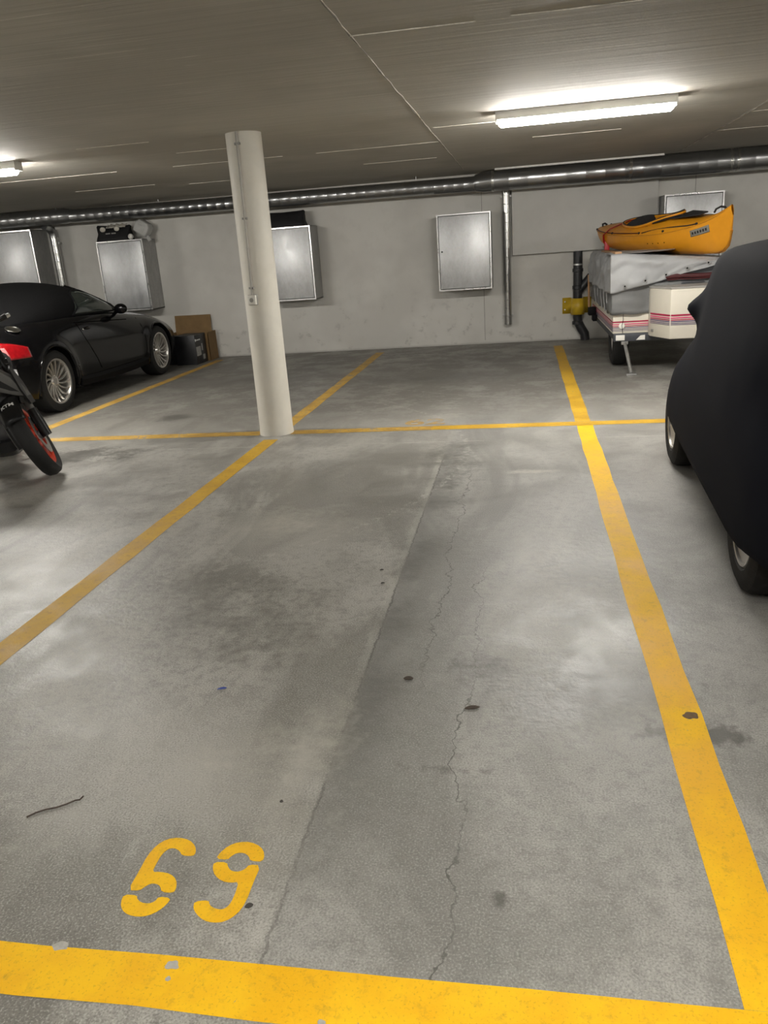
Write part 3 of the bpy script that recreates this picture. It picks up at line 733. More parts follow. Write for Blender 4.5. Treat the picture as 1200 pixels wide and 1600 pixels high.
for sd in (1, -1):
    def win(i, j, sd=sd):
        sb, st0 = 1.53 + 1.05 * i, 1.665 + 0.915 * i; s = sb + (st0 - sb) * j
        z0, z1 = WBOT(sb), float(hermite(*WTOP, st0)); z = z0 + (max(z1, z0 + .002) - z0) * j
        return carP(sd, s, gh_w(s, z, 0.012), z)
    obj('side_window', MB().grid(40, 8, win), M['car_glass'], tt, solid=0.004)
    loop = [win(i / 40, 1) for i in range(41)] + [win(1 - i / 40, 0) for i in range(41)] + [win(0, j / 6) for j in range(1, 6)]
    obj('window_seal', MB().tube(loop, 0.011, 6, closed=True), M['plastic_black'], tt)
    ap = [(2.05, 1.245), (2.2, 1.21), (2.4, 1.115), (2.6, .985), (2.72, .90)]
    obj('screen_pillar', MB().tube([carP(sd, s, gh_w(s, z, -0.01), z) for s, z in ap], 0.026, 8), M['car_paint'], tt)
    obj('screen_quarter_bar', MB().tube([carP(sd, 2.38, gh_w(2.38, 1.08, .02), 1.08), carP(sd, 2.52, gh_w(2.5, .93, .02), .925)], 0.010, 6), M['plastic_black'], tt)
    # mirror
    mx = carP(sd, 2.37, 0.90, 0.945)
    mh = obj('door_mirror', MB().ball(mx, 0.072, 12, (1.15, 0.75, 0.85)), M['car_paint'], tt)
    obj('mirror_arm', MB().tube([carP(sd, 2.38, 0.86, 0.925), carP(sd, 2.46, 0.76, 0.89)], 0.022, 8), M['car_paint'], mh)
    # door shut lines, handle
    def sl(pts, r=0.0045): return MB().tube([carP(sd, s, flare(s, z, side_w(s, z)) + 0.0005, z) for s, z in pts], r, 6)
    obj('door_gap', sl([(1.42, .86), (1.44, .80), (1.50, .68), (1.58, .56), (1.66, .45), (1.72, .33)]), M['dark_gap'], tt)
    obj('door_gap', sl([(2.88, .80), (2.90, .70), (2.90, .55), (2.88, .40), (2.84, .31)]), M['dark_gap'], tt)
    obj('belt_trim', sl([(1.40 + .2 * i, .875 - .012 * i) for i in range(7)], 0.006), M['dark_gap'], tt)
    hd = carP(sd, 1.60, side_w(1.60, .80) + .004, .795)
    obj('door_handle', MB().ball(hd, 0.075, 10, (0.18, 1.0, 0.24)), M['car_paint'], tt)
    obj('handle_key', MB().ball(carP(sd, 1.50, side_w(1.5, .79) + .004, .79), 0.012, 8), M['chrome'], tt)
    # tail lamp wrapping the corner
    def tl(i, j, sd=sd):
        s = 0.02 + 0.37 * i; z0, z1 = .640 - .01 * i, .815 - .085 * i ** 1.5; z = z0 + (z1 - z0) * j
        return carP(sd, s, flare(s, z, side_w(s, z)) + 0.006, z)
    lampo = obj('tail_lamp', MB().grid(18, 8, tl), M['tail_red'], tt, solid=0.008)
    def tlc(i, j, sd=sd):
        s = 0.03 + 0.10 * i; z = .665 + .09 * j
        return carP(sd, s, flare(s, z, side_w(s, z)) + 0.012, z)
    obj('clear_lens', MB().grid(6, 6, tlc), M['tail_clear'], lampo, solid=0.006)
    obj('side_reflector', sl([(1.19, .43), (1.23, .43)], 0.008), M['chrome'], tt)
# fuel cap on the right rear quarter
cw = 0.80; cp = Vector(carP(1, 0.41, side_w(0.41, .900) - 0.004, .903)); cn = Vector((0.36, -0.12, 0.92)).normalized()
cap = obj('fuel_cap', MB().lathe([(0, 0), (.072, 0), (.075, .006), (.070, .012), (.058, .013), (.054, .008), (0, .008)], cp, cn, 28), M['chrome'], tt)
ux = cn.cross(Vector((0, 0, 1))).normalized(); uy = cn.cross(ux)
for k in range(8):
    a = 2 * PI * k / 8
    obj('cap_bolt', MB().lathe([(0, 0), (.007, 0), (.005, .004), (0, .004)], cp + cn * .012 + (ux * math.cos(a) + uy * math.sin(a)) * .064, cn, 8), M['alloy_dark'], cap)
obj('pale_window_strip', MB().tube([(TX + .60, TY + 1.74, .97), (TX + .58, TY + 1.95, 1.05), (TX + .50, TY + 2.15, 1.18)], 0.013, 6, squash=0.3), M['pale_strip'], tt)  # pale slanting strip set just inside the side window
for sx in (0.33, -0.33):
    obj('headrest', MB().ball((TX + sx, TY + 1.75, 1.05), 0.12, 10, (1.0, 0.5, 1.0)), M['plastic_black'], tt)
# wheels
def tyre_prof(r, w, rim):
    return [(rim, -w / 2 + .012), (rim + .012, -w / 2), (r - .045, -w / 2 - .004), (r - .012, -w / 2 + .012), (r, -w / 2 + .035), (r, w / 2 - .035), (r - .012, w / 2 - .012), (r - .045, w / 2 + .004), (rim + .012, w / 2), (rim, w / 2 - .012)]
def road_wheel(c, ax, parent, r=.325, w=.225, rim=.232, spokes=16, tyre='rubber'):
    c = Vector(c); ax = Vector(ax).normalized()
    wh = obj('wheel', MB().lathe(tyre_prof(r, w, rim), c, ax, 48, closed=True), M[tyre], parent)
    wh['label'] = 'black tyre on a silver multi-spoke alloy wheel'
    f = w / 2 - .012
    obj('rim', MB().lathe([(rim + .006, f), (rim + .004, f + .006), (rim - .012, f + .004), (rim - .020, f - .014), (rim - .022, -f), (rim + .002, -f)], c, ax, 48, closed=True), M['alloy'], wh)
    obj('wheel_barrel', MB().lathe([(0, 0), (rim - .025, 0), (rim - .025, .01), (0, .01)], c - ax * 0.045, ax, 32), M['alloy_dark'], wh)
    obj('hub', MB().lathe([(0, 0), (.066, 0), (.066, .012), (.050, .030), (.030, .034), (.028, .028), (0, .028)], c + ax * (f - .058), ax, 24), M['alloy'], wh)
    u = ax.cross(Vector((0, 0, 1))).normalized(); v = ax.cross(u)
    def spk(a0):
        R = []
        for k in range(7):
            q = k / 6; rr = .052 + (rim - .018 - .052) * q; a = a0 + 0.30 * q ** 1.4; hh = f - .040 + .034 * q ** 1.5; wd = .0085 + .003 * math.sin(PI * q)
            cc = c + (u * math.cos(a) + v * math.sin(a)) * rr; tn = (-u * math.sin(a) + v * math.cos(a))
            R.append([cc + tn * wd + ax * (hh - .016), cc + tn * wd * .7 + ax * hh, cc - tn * wd * .7 + ax * hh, cc - tn * wd + ax * (hh - .016)])
        return MB().rings(R)
    for k in range(spokes): obj('spoke', spk(2 * PI * k / spokes), M['alloy'], wh, smooth=30)
    for k in range(5):
        a = 2 * PI * k / 5
        obj('wheel_bolt', MB().lathe([(0, 0), (.009, 0), (.007, .008), (0, .009)], c + ax * (f - .034) + (u * math.cos(a) + v * math.sin(a)) * .046, ax, 6), M['chrome'], wh)
    return wh
for cs, cz in WC:
    for sd in (1, -1):
        road_wheel(carP(sd, cs, .79, .325), (sd, 0, 0), tt)
# rear bumper strip and plate
obj('number_plate', MB().box((TX, TY - .006, .56), (.5, .012, .11)), M['plastic_white'], tt, bevel=.003)
for sx in (.35, .45): obj('tail_pipe', MB().tube([(TX + sx, TY + .15, .26), (TX + sx, TY - .02, .26)], .032, 14), M['chrome'], tt)

# ------------------------------------------------------------------ motorcycle
M['bike_grey'] = mat('dark_grey_fairing', (0.12, 0.117, 0.108), 0.42, var=0.1, scale=12)
M['bike_black'] = mat('black_moto_plastic', (0.004, 0.004, 0.0045), 0.4, spec=0.35, var=0.2, scale=20)
M['rim_red'] = mat('red_orange_rim', (0.52, 0.045, 0.018), 0.28, var=0.08, coat=0.6)
M['moto_white'] = mat('white_print', (0.75, 0.75, 0.74), 0.5, var=0.03)
M['engine'] = mat('cast_engine', (0.14, 0.14, 0.145), 0.45, 0.7, var=0.25, scale=25)
bike = thing('motorcycle', 'black motorcycle with red-orange front rim leaning at the left edge', 'motorcycle', (-3.41, 5.05, 0))
hd = Vector((math.sin(math.radians(29)), -math.cos(math.radians(29)), 0))       # wheel heading
lean = math.radians(22)
sidev = Vector((hd.y * -1, hd.x, 0)) * 1.0                                      # left of heading
if sidev.x < 0: sidev = -sidev
up = (Vector((0, 0, 1)) * math.cos(lean) - sidev * math.sin(lean)).normalized()
nrm = hd.cross(up).normalized()
if nrm.x < 0: nrm = -nrm
WR = 0.298
wc = Vector((-3.355, 5.045, 0.004)) + up * WR + Vector((0, 0, 0.022))
def wf(a, b, c): return wc + hd * a + up * b + nrm * c                         # wheel frame: forward, up, outward
fw = obj('front_wheel', MB().lathe([(.222, -.038), (.240, -.050), (.268, -.056), (.287, -.040), (WR, 0), (.287, .040), (.268, .056), (.240, .050), (.222, .038)], wc, nrm, 48, closed=True), M['rubber'], bike)
obj('rim', MB().lathe([(.226, .034), (.218, .040), (.205, .030), (.203, -.030), (.218, -.040), (.226, -.034)], wc, nrm, 48, closed=True), M['rim_red'], fw)
for k in range(6):
    a = 2 * PI * k / 6
    d = hd * math.cos(a) + up * math.sin(a)
    obj('spoke', MB().tube([wc + d * .03 + nrm * .02, wc + d * .12 + nrm * .012, wc + d * .21], [.022, .015, .018], 8), M['rim_red'], fw)
obj('axle_hub', MB().lathe([(0, -.06), (.035, -.06), (.035, .06), (0, .06)], wc, nrm, 16), M['engine'], fw)
obj('brake_disc', MB().lathe([(.085, 0), (.145, 0), (.145, .005), (.085, .005)], wc + nrm * .052, nrm, 36, closed=True), M['steel'], bike)
for k in (0.25, 0.35):
    pass
obj('rim_sticker', MB().box(wf(0.02, .212, .040), (.012, .05, .010), Matrix((hd, up, nrm)).transposed()), M['moto_white'], fw)
rake = math.radians(24)
st_ = (up * math.cos(rake) - hd * math.sin(rake)).normalized()                 # steering axis upwards
fo = hd * 0.035
for s in (1, -1):
    f0 = wc + nrm * .095 * s
    fk = obj('fork_leg', MB().tube([f0 + fo + st_ * .17, f0 + fo + st_ * .30, f0 + fo + st_ * .40], [.027, .027, .027], 14), M['bike_grey'], bike)
    obj('fork_tube', MB().tube([f0 + fo + st_ * .39, f0 + fo + st_ * .84], [.029, .029], 14), M['bike_black'], fk)
    obj('fork_foot', MB().tube([f0 - st_ * .03, f0 + fo * .6 + st_ * .06, f0 + fo + st_ * .19], [.034, .038, .036], 12), M['bike_black'], fk)
obj('brake_caliper', MB().box(wc + nrm * .075 + hd * -.10 + up * .10, (.10, .06, .05), Matrix((hd, up, nrm)).transposed()), M['engine'], bike, bevel=.008)
# front mudguard
def mud(i, j):
    a = math.radians(35 + 130 * i); b = (j - .5) * 2
    r = .325 - .03 * abs(b) ** 2
    return wc + hd * (r * math.cos(a)) + up * (r * math.sin(a)) + nrm * (.075 * b)
fend = obj('front_mudguard', MB().grid(20, 8, mud), M['bike_black'], bike, solid=.006)
# side flank of the guard carrying white lettering
flank = obj('fork_guard', MB().prism([(-.16, .20), (.06, .22), (.10, .34), (.02, .48), (-.10, .50), (-.20, .36)], lambda a, b, c: wf(a, b, .122 + c), .012), M['bike_black'], bike)
obj('fork_guard', MB().prism([(-.16, .20), (.06, .22), (.10, .34), (.02, .48), (-.10, .50), (-.20, .36)], lambda a, b, c: wf(a, b, -.122 - c), .012), M['bike_black'], bike)
# fork crown, bars
crown = wc + fo + st_ * .80
obj('fork_crown', MB().box(wc + fo + st_ * .58, (.06, .26, .04), Matrix((hd, nrm, st_)).transposed()).box(crown, (.07, .26, .035), Matrix((hd, nrm, st_)).transposed()), M['bike_black'], bike, bevel=.006)
bar_c = crown + st_ * .015 - nrm * .12
bar = [bar_c - nrm * .36 - hd * .12 + st_ * .05, bar_c - nrm * .2 - hd * .05 + st_ * .05, bar_c - nrm * .08, bar_c + nrm * .08, bar_c + nrm * .2 - hd * .05 + st_ * .05, bar_c + nrm * .36 - hd * .12 + st_ * .05]
hb = obj('handlebar', MB().tube(bar, .012, 10), M['engine'], bike)
for s, e, i in ((1, bar[5], bar[4]), (-1, bar[0], bar[1])):
    d = (e - i).normalized()
    obj('grip', MB().tube([e - d * .12, e - d * .05, e + d * .02], [.019, .017, .021], 12), M['rubber'], hb)
    obj('bar_end', MB().tube([e + d * .02, e + d * .05], [.016, .014], 10), M['steel'], hb)
    lv = e - d * .10 + hd * .055
    obj('lever', MB().tube([lv - d * .08, lv, lv + d * .10 + hd * .01], [.010, .008, .007], 8), M['bike_black'], hb)
    if s > 0: continue
    obj('mirror_stalk', MB().tube([e - d * .16, e - d * .14 + st_ * .10, e - d * .05 + st_ * .17], .006, 6), M['bike_black'], hb)
    obj('mirror', MB().ball(e - d * .02 + st_ * .19, .06, 10, (1.0, .35, .55)), M['bike_black'], hb)
# body heading back to the left
bh = Vector((0.62, -0.78, 0)).normalized(); bs = Vector((-bh.y, bh.x, 0)); zz = Vector((0, 0, 1))
head = wc + fo + st_ * .60
def bf(a, b, c): return Vector((head.x, head.y, 0)) - bh * a + bs * b + zz * c   # back, left, height
def shape(stations, n=16, sq=2.6):
    R = []
    for a, zc, hz, hw in stations:
        ring = []
        for k in range(n):
            q = 2 * PI * k / n; cx, sx = math.cos(q), math.sin(q)
            ring.append(bf(a, hw * math.copysign(abs(cx) ** (2 / sq), cx), zc + hz * math.copysign(abs(sx) ** (2 / sq), sx)))
        R.append(ring)
    return MB().rings(R)
mask = obj('headlamp_mask', MB().prism([(-3.86, .90), (-3.74, .875), (-3.605, .805), (-3.52, .745), (-3.425, .607), (-3.50, .612), (-3.64, .655), (-3.82, .73)], lambda a, b, c: (a, 4.99 + c + .25 * (a + 3.42), b), .05), M['bike_grey'], bike, bevel=.006)
obj('mask_slot', MB().prism([(-3.70, .79), (-3.60, .735), (-3.475, .640), (-3.53, .650), (-3.66, .705), (-3.74, .745)], lambda a, b, c: (a, 4.986 + c + .25 * (a + 3.42), b), .004), M['bike_black'], mask)
obj('fuel_tank', shape([(.06, .74, .06, .08), (.14, .76, .10, .15), (.30, .77, .13, .17), (.46, .75, .09, .12), (.56, .75, .05, .09)], 18), M['bike_black'], bike)
for s in (1, -1):
    pl = [(-.24, .56), (-.16, .63), (.05, .74), (.30, .74), (.34, .62), (.10, .56), (-.10, .535)]
    sh = obj('tank_shroud', MB().prism(pl, lambda a, b, c: bf(a, s * (.135 + .05 * max(0, a + .1) + c), b), .035), M['bike_grey'], bike, bevel=.006)
    obj('shroud_slot', MB().prism([(-.12, .595), (.02, .675), (.10, .67), (-.04, .585)], lambda a, b, c: bf(a, s * (.172 + .05 * max(0, a + .1) + c), b), .004), M['bike_black'], sh)
obj('seat', shape([(.52, .79, .03, .08), (.62, .79, .045, .12), (.85, .80, .05, .13), (1.08, .86, .05, .11), (1.22, .90, .03, .07)], 16), M['bike_black'], bike)
obj('tail', shape([(.9, .74, .03, .07), (1.1, .80, .05, .10), (1.28, .87, .03, .06), (1.36, .89, .015, .03)], 14), M['bike_grey'], bike)
obj('frame', MB().tube([bf(.04, 0, .80), bf(.20, .10, .62), bf(.55, .12, .50), bf(.70, .10, .36)], .022, 8).tube([bf(.04, 0, .80), bf(.20, -.10, .62), bf(.55, -.12, .50), bf(.70, -.10, .36)], .022, 8).tube([bf(.55, .1, .5), bf(1.1, .07, .78)], .014, 8).tube([bf(.55, -.1, .5), bf(1.1, -.07, .78)], .014, 8), M['rim_red'], bike)
eng = obj('engine', MB().box(bf(.38, 0, .34), (.40, .24, .22), Matrix((bh, bs, zz)).transposed()).box(bf(.28, 0, .53), (.17, .18, .22), Matrix((bh, bs, zz)).transposed() @ Matrix.Rotation(.25, 3, 'Y')), M['engine'], bike, bevel=.03)
for k in range(5):
    obj('cooling_fin', MB().box(bf(.27 - .01 * k, 0, .44 + .035 * k), (.20, .21, .008), Matrix((bh, bs, zz)).transposed()), M['engine'], eng)
for s in (1, -1):
    obj('engine_cover', MB().lathe([(0, 0), (.10, 0), (.10, .02), (.085, .04), (0, .045)], bf(.42, s * .115, .32), bs * s, 24), M['bike_grey'], eng)
    obj('foot_peg', MB().tube([bf(.70, s * .12, .32), bf(.70, s * .24, .33)], .014, 8), M['steel'], bike)
obj('radiator', MB().box(bf(.10, 0, .58), (.05, .28, .20), Matrix((bh, bs, zz)).transposed()), M['engine'], bike, bevel=.005)
obj('exhaust', MB().tube([bf(.20, -.05, .50), bf(.10, -.06, .36), bf(.16, -.06, .20), bf(.35, -.05, .14), bf(.62, -.10, .17), bf(.80, -.16, .26)], [.022, .022, .024, .03, .05, .055], 14), M['steel'], bike)
obj('belly_pan', shape([(.10, .20, .04, .07), (.22, .18, .07, .12), (.45, .16, .06, .13), (.62, .17, .03, .09)], 14), M['bike_black'], bike)
rc = bf(1.02, 0, .30)
rw_ = obj('rear_wheel', MB().lathe([(.215, -.055), (.235, -.07), (.27, -.076), (.292, -.05), (.30, 0), (.292, .05), (.27, .076), (.235, .07), (.215, .055)], rc, bs, 48, closed=True), M['rubber'], bike)
obj('rim', MB().lathe([(.218, .05), (.208, .055), (.195, .045), (.195, -.045), (.208, -.055), (.218, -.05)], rc, bs, 48, closed=True), M['rim_red'], rw_)
for k in range(6):
    a = 2 * PI * k / 6; d = bh * math.cos(a) + zz * math.sin(a)
    obj('spoke', MB().tube([rc + d * .03, rc + d * .12, rc + d * .20], [.024, .016, .02], 8), M['rim_red'], rw_)
for s in (1, -1): obj('swingarm', MB().tube([bf(.66, s * .10, .36), bf(.85, s * .11, .33), bf(1.04, s * .11, .30)], [.03, .026, .022], 10), M['engine'], bike)
obj('side_stand', MB().tube([bf(.62, .12, .24), bf(.60, .30, .012)], .012, 8).box(bf(.60, .30, .007), (.06, .05, .012)), M['engine'], bike)
# white letters on the mudguard
def kt(a, b, c):
    q = math.radians(62) + b / .325; r = .330 - .03 * (a / .075) ** 2 + c
    return wc + hd * (r * math.cos(q)) + up * (r * math.sin(q)) + nrm * a
obj('white_lettering', text_mb('KTM', 0.046, kt, .002), M['moto_white'], fend, smooth=0)

# ------------------------------------------------------------------ covered car at the right
M['cover'] = mat('navy_stretch_cover', (0.0030, 0.0040, 0.0085), 0.9, var=0.15, scale=300, spec=0.10)
M['hubcap'] = mat('dull_silver_wheel', (0.42, 0.41, 0.39), 0.38, 0.8, var=0.12, scale=14)
CC = Vector((1.550, 4.05, 0)); CYAW = math.radians(-1.66)
cov = thing('covered_car', 'small car under a dark navy fitted cover at the right edge', 'car', CC)
def cw_(x, y, z):          # car frame: x to its right, y forward (towards the rear wall)
    return (CC.x + x * math.cos(CYAW) - y * math.sin(CYAW), CC.y + x * math.sin(CYAW) + y * math.cos(CYAW), z)
# levels: z, rear y, front y, half width, corner exponent
LV = [(0.00, -1.50, 1.36, .695, 9.0), (0.18, -1.55, 1.41, .710, 8.5), (0.35, -1.56, 1.44, .714, 7.5), (0.50, -1.54, 1.44, .710, 5.6), (0.60, -1.50, 1.40, .700, 4.6), (0.70, -1.44, 1.30, .680, 3.9),
      (0.80, -1.32, 1.13, .660, 4.0), (0.90, -1.28, 1.02, .636, 4.4), (1.00, -1.22, 0.97, .612, 5.0), (1.12, -1.15, 0.94, .584, 5.6), (1.22, -1.08, 0.89, .558, 5.4), (1.28, -1.02, 0.78, .520, 4.6), (1.315, -.9, 0.56, .44, 3.4), (1.34, -0.6, 0.25, .29, 2.6), (1.348, -0.3, -0.05, .08, 2.0)]
lz = [l[0] for l in LV]; lv = [list(l[1:]) for l in LV]
NA = 144
def cov_pt(z, a, hem=None):
    y0, y1, w, ex = [float(q) for q in hermite(lz, lv, z)]
    c, s_ = math.cos(a), math.sin(a)
    x = -w * math.copysign(abs(c) ** (2 / ex), c)
    y = (y0 + y1) / 2 + (y1 - y0) / 2 * math.copysign(abs(s_) ** (2 / ex), s_)
    # wing mirror pushing the cloth out, creases pulled from it
    for sx in (-1, 1):
        if x * sx > 0:
            d = math.sqrt(((y - 0.82) / .13) ** 2 + ((z - 0.972) / .072) ** 2)
            x += sx * 0.10 * math.exp(-d ** 1.9)
    # stretch hollows between wing and roof
    x *= 1 - 0.02 * math.exp(-((z - .80) / .08) ** 2) * math.exp(-((y - .77) / .25) ** 2)
    e = 0.010 * wob(x, y, z, 2.2, 3.0) + 0.004 * wob(x, y, z, 7, 1.0)
    return (x + math.copysign(e, x) if abs(x) > .2 else x, y, z + e * .5)
def hem_z(x, y):
    if x < 0: base = float(hermite([-1.4, -1.2, -1.05, -.9, -.62, 0, .5, .9, 1.2, 1.45], [.25, .23, .208, .188, .190, .226, .262, .285, .305, .40], y))
    else: base = .20
    return base
R = []
NZ = 46
for k in range(NZ + 1):
    ring = []
    for i in range(NA):
        a = 2 * PI * i / NA
        p0 = cov_pt(0.24, a); h0 = hem_z(p0[0], p0[1])
        q = k / NZ
        z = h0 + (1.348 - h0) * (1 - (1 - q) ** 1.5)
        x, y, z2 = cov_pt(z, a)
        if q < .10:                                    # cloth tucks under along the hem
            x *= 1 - 0.015 * (1 - q / .10) ** 2; 
        ring.append(cw_(x, y, z2))
    R.append(ring)
b_ = MB().rings(R, closed=True, caps=False); b_.add(R[-1], [tuple(range(NA))])
obj('cover', b_, M['cover'], cov, smooth=80, fill_tri=True, solid=.004)
obj('dark_chassis', MB().hexa([cw_(-.53, -1.2, .16), cw_(.53, -1.2, .16), cw_(.53, 1.2, .16), cw_(-.53, 1.2, .16)], [cw_(-.53, -1.2, .5), cw_(.53, -1.2, .5), cw_(.53, 1.2, .5), cw_(-.53, 1.2, .5)]), M['plastic_black'], cov, smooth=0)
for sx in (-1, 1):
    for y in (-0.95, 0.95):
        c = Vector(cw_(sx * (.688 - .075), y, .268)); ax = Vector((sx * math.cos(CYAW), sx * math.sin(CYAW), 0))
        wh = obj('wheel', MB().lathe(tyre_prof(.268, .15, .165), c, ax, 44, closed=True), M['rubber_dusty'], cov)
        obj('whitewall_bead', MB().lathe([(.166, .066), (.176, .074), (.180, .074), (.172, .062)], c, ax, 40, closed=True), M['rubber'], wh)
        obj('rim', MB().lathe([(.168, .060), (.160, .072), (.150, .070), (.146, .050), (.120, .030), (.112, .034), (.085, .048), (.060, .050), (.045, .046), (.040, .060), (.020, .066), (0, .066)], c, ax, 40), M['hubcap'], wh)
        u = ax.cross(Vector((0, 0, 1))).normalized(); v = ax.cross(u)
        for k in range(8):
            a = 2 * PI * k / 8
            obj('rim_slot', MB().ball(c + ax * .033 + (u * math.cos(a) + v * math.sin(a)) * .118, .012, 8), M['dark_gap'], wh)

# ------------------------------------------------------------------ camping trailer
M['cream'] = mat('cream_trailer_panel', (0.66, 0.62, 0.53), 0.42, var=0.04, scale=4)
M['tarp'] = mat('light_grey_tarpaulin', (0.34, 0.345, 0.352), 0.55, var=0.08, scale=5, bump=0.12, bscale=9)
M['tarp_dark'] = mat('grey_tarpaulin_skirt', (0.165, 0.168, 0.168), 0.6, var=0.1, scale=6, bump=0.15, bscale=11)
M['tarp_deep'] = mat('slate_tarpaulin', (0.085, 0.088, 0.095), 0.65, var=0.1, scale=6)
M['chassis'] = mat('dark_blue_grey_chassis', (0.045, 0.050, 0.060), 0.5, var=0.15, scale=14)
M['magenta'] = mat('magenta_stripe', (0.36, 0.012, 0.060), 0.45, var=0.05)
M['pink'] = mat('pink_stripe', (0.62, 0.10, 0.20), 0.45, var=0.05)
M['violet'] = mat('violet_stripe', (0.055, 0.035, 0.14), 0.45, var=0.05)
M['dark_red'] = mat('dark_red_piping', (0.07, 0.010, 0.012), 0.5, var=0.2)
M['strap_red'] = mat('red_strap', (0.42, 0.012, 0.020), 0.45, var=0.1)
M['wood'] = mat('bare_wood_batten', (0.42, 0.24, 0.12), 0.6, var=0.2, scale=18, stretch=(1, 6, 6))
tr = thing('camping_trailer', 'folding camping trailer with cream panels under a grey tarpaulin', 'trailer', (1.7, 9.9, 0))
TX0, TX1, TYF, TYB = 0.92, 2.46, 8.75, 11.30
obj('tub', MB().box2((TX0, TYF, .395), (TX1, TYB, .625)), M['cream'], tr, bevel=.008)
obj('chassis_beam', MB().box2((TX0 + .01, TYF - .02, .315), (TX1 - .01, TYF + .06, .395)), M['chassis'], tr, bevel=.004)
obj('chassis_beam', MB().box2((TX0 + .02, TYF + .06, .32), (TX0 + .09, TYB - .05, .395)), M['chassis'], tr, bevel=.004)
obj('chassis_beam', MB().box2((TX1 - .09, TYF + .06, .32), (TX1 - .02, TYB - .05, .395)), M['chassis'], tr, bevel=.004)
obj('axle', MB().tube([(TX0 + .12, 9.27, .29), (TX1 - .12, 9.27, .29)], .03, 10), M['chassis'], tr)
for x, m in ((TX0 + .075, 'moto_white'), (TX0 + .255, 'moto_white')):
    pass
obj('reflector_plate', MB().box((TX0 + .075, TYF - .026, .355), (.09, .012, .055)), M['plastic_white'], tr, bevel=.002)
obj('reflector_triangle', MB().prism([(.235, .325), (.325, .325), (.325, .375), (.28, .37)], lambda a, b, c: (TX0 + a, TYF - .021 - c, b), .008), M['plastic_white'], tr)
# stripes round the tub and the locker
ST = [('magenta', .515, .014), ('pink', .490, .012), ('magenta', .4705, .008), ('violet', .455, .007), ('violet', .438, .005), ('violet', .424, .004)]
for m, z, h_ in ST:
    obj('stripe', MB().box2((TX0 - .002, TYF - .003, z - h_ / 2), (1.31, TYF + .001, z + h_ / 2)), M[m], tr, smooth=0)
    obj('stripe', MB().box2((TX0 - .003, TYF, z - h_ / 2), (TX0 + .001, TYB, z + h_ / 2)), M[m], tr, smooth=0)
LA, LB, LC, LDp = (1.275, 8.62), (1.412, 8.27), (1.95, 8.27), (2.10, 8.62)
plan = [LA, LB, LC, LDp, (2.10, 8.745), (1.275, 8.745)]
lock = obj('front_locker', MB().rings([[(x, y, z) for x, y in plan] for z in (.372, .855)]), M['cream'], tr, bevel=.008)
obj('locker_lid_edge', MB().rings([[(1.69 + (x - 1.69) * 1.015, 8.5 + (y - 8.5) * 1.03, z) for x, y in plan] for z in (.852, .866)]), M['plastic_grey'], lock, smooth=0)
for m, z, h_ in [(m, z + .085, h_ * 1.15) for m, z, h_ in ST]:
    for P_, Q_ in ((LA, LB), (LB, LC), (LC, LDp)):
        d = Vector((Q_[0] - P_[0], Q_[1] - P_[1], 0)); L_ = d.length; d.normalize(); nn = Vector((d.y, -d.x, 0)); mid_ = Vector(((P_[0] + Q_[0]) / 2, (P_[1] + Q_[1]) / 2, z)) + nn * .0015
        obj('stripe', MB().box(mid_, (L_ - .012, .004, h_), Matrix((d, nn, Vector((0, 0, 1)))).transposed()), M[m], lock, smooth=0)
dl = Vector((LB[0] - LA[0], LB[1] - LA[1], 0)).normalized(); nl = Vector((dl.y, -dl.x, 0))
obj('locker_catch', MB().box(Vector((LA[0], LA[1], .435)) + dl * .06 + nl * .008, (.03, .016, .03), Matrix((dl, nl, Vector((0, 0, 1)))).transposed()), M['steel'], lock, bevel=.004)
obj('locker_hinge', MB().box((1.80, 8.265, .845), (.05, .02, .045)), M['steel'], lock, bevel=.004)
# tarpaulin: skirt below, big cover above
def skirt(i, j):
    z = .60 + .30 * j
    per = [(TX0 - .02, TYB), (TX0 - .015, TYF - .02), (TX1, TYF - .02)]
    if i < .6: x, y = per[0][0] + (per[1][0] - per[0][0]) * i / .6, per[0][1] + (per[1][1] - per[0][1]) * i / .6
    else: x, y = per[1][0] + (per[2][0] - per[1][0]) * (i - .6) / .4, per[1][1]
    e = .030 * wob(x * 6, y * 6, z * 3.0, 1, 5.0) + .022 * wob(x * 4 + z * 6, y * 4, z * 11, 1, 2)
    return (x - (e if i < .6 else 0), y - (e if i >= .6 else 0), z - (.025 * abs(wob(x * 4, y * 4, 0, 1, 8)) if j == 0 else 0))
obj('tarpaulin_skirt', MB().grid(110, 10, skirt), M['tarp_dark'], tr, solid=.004, smooth=60)
def topz(x, y):
    return 1.195 - .105 * max(0, (x - 1.0)) + .012 * wob(x * 3, y * 3, 0, 1, 4)
def hemz(x): return .815 + .235 * max(0.0, x - .95) + .004 * math.sin(x * 13)
def tarp(i, j):       # i around left side then front, j from hem up to the ridge of the top
    if i < .5: q = i / .5; bx, by = TX0 - .035, TYB + (TYF - .05 - TYB) * q; nx, ny = -1, 0
    else: q = (i - .5) / .5; bx, by = TX0 - .035 + (TX1 + .07 - TX0) * q, TYF - .05; nx, ny = 0, -1
    h0 = hemz(bx); h1 = topz(bx, by)
    e = .045 * wob(bx * 3.2 + j * 1.6, by * 3.2 + j, j * 2, 1, 1.5) + .022 * wob(bx * 9 - j * 4, by * 9, j * 4, 1, 6)
    fl = .05 * (1 - j) ** 2
    if j <= .8:
        u = j / .8; ins = .045 * u ** 6; z = h0 + (h1 - h0) * (1 - (1 - u) ** 1.35)
    else:
        u = (j - .8) / .2; ins = .045 + .60 * u; z = h1 + .012 * u
    x, y = bx - nx * ins + nx * (e + fl * .4), by - ny * ins + ny * (e + fl * .4)
    if i < .5: y += (.03 + ins * .8) * (1 if q > .96 and j > .8 else 0)
    return (x, y, z)
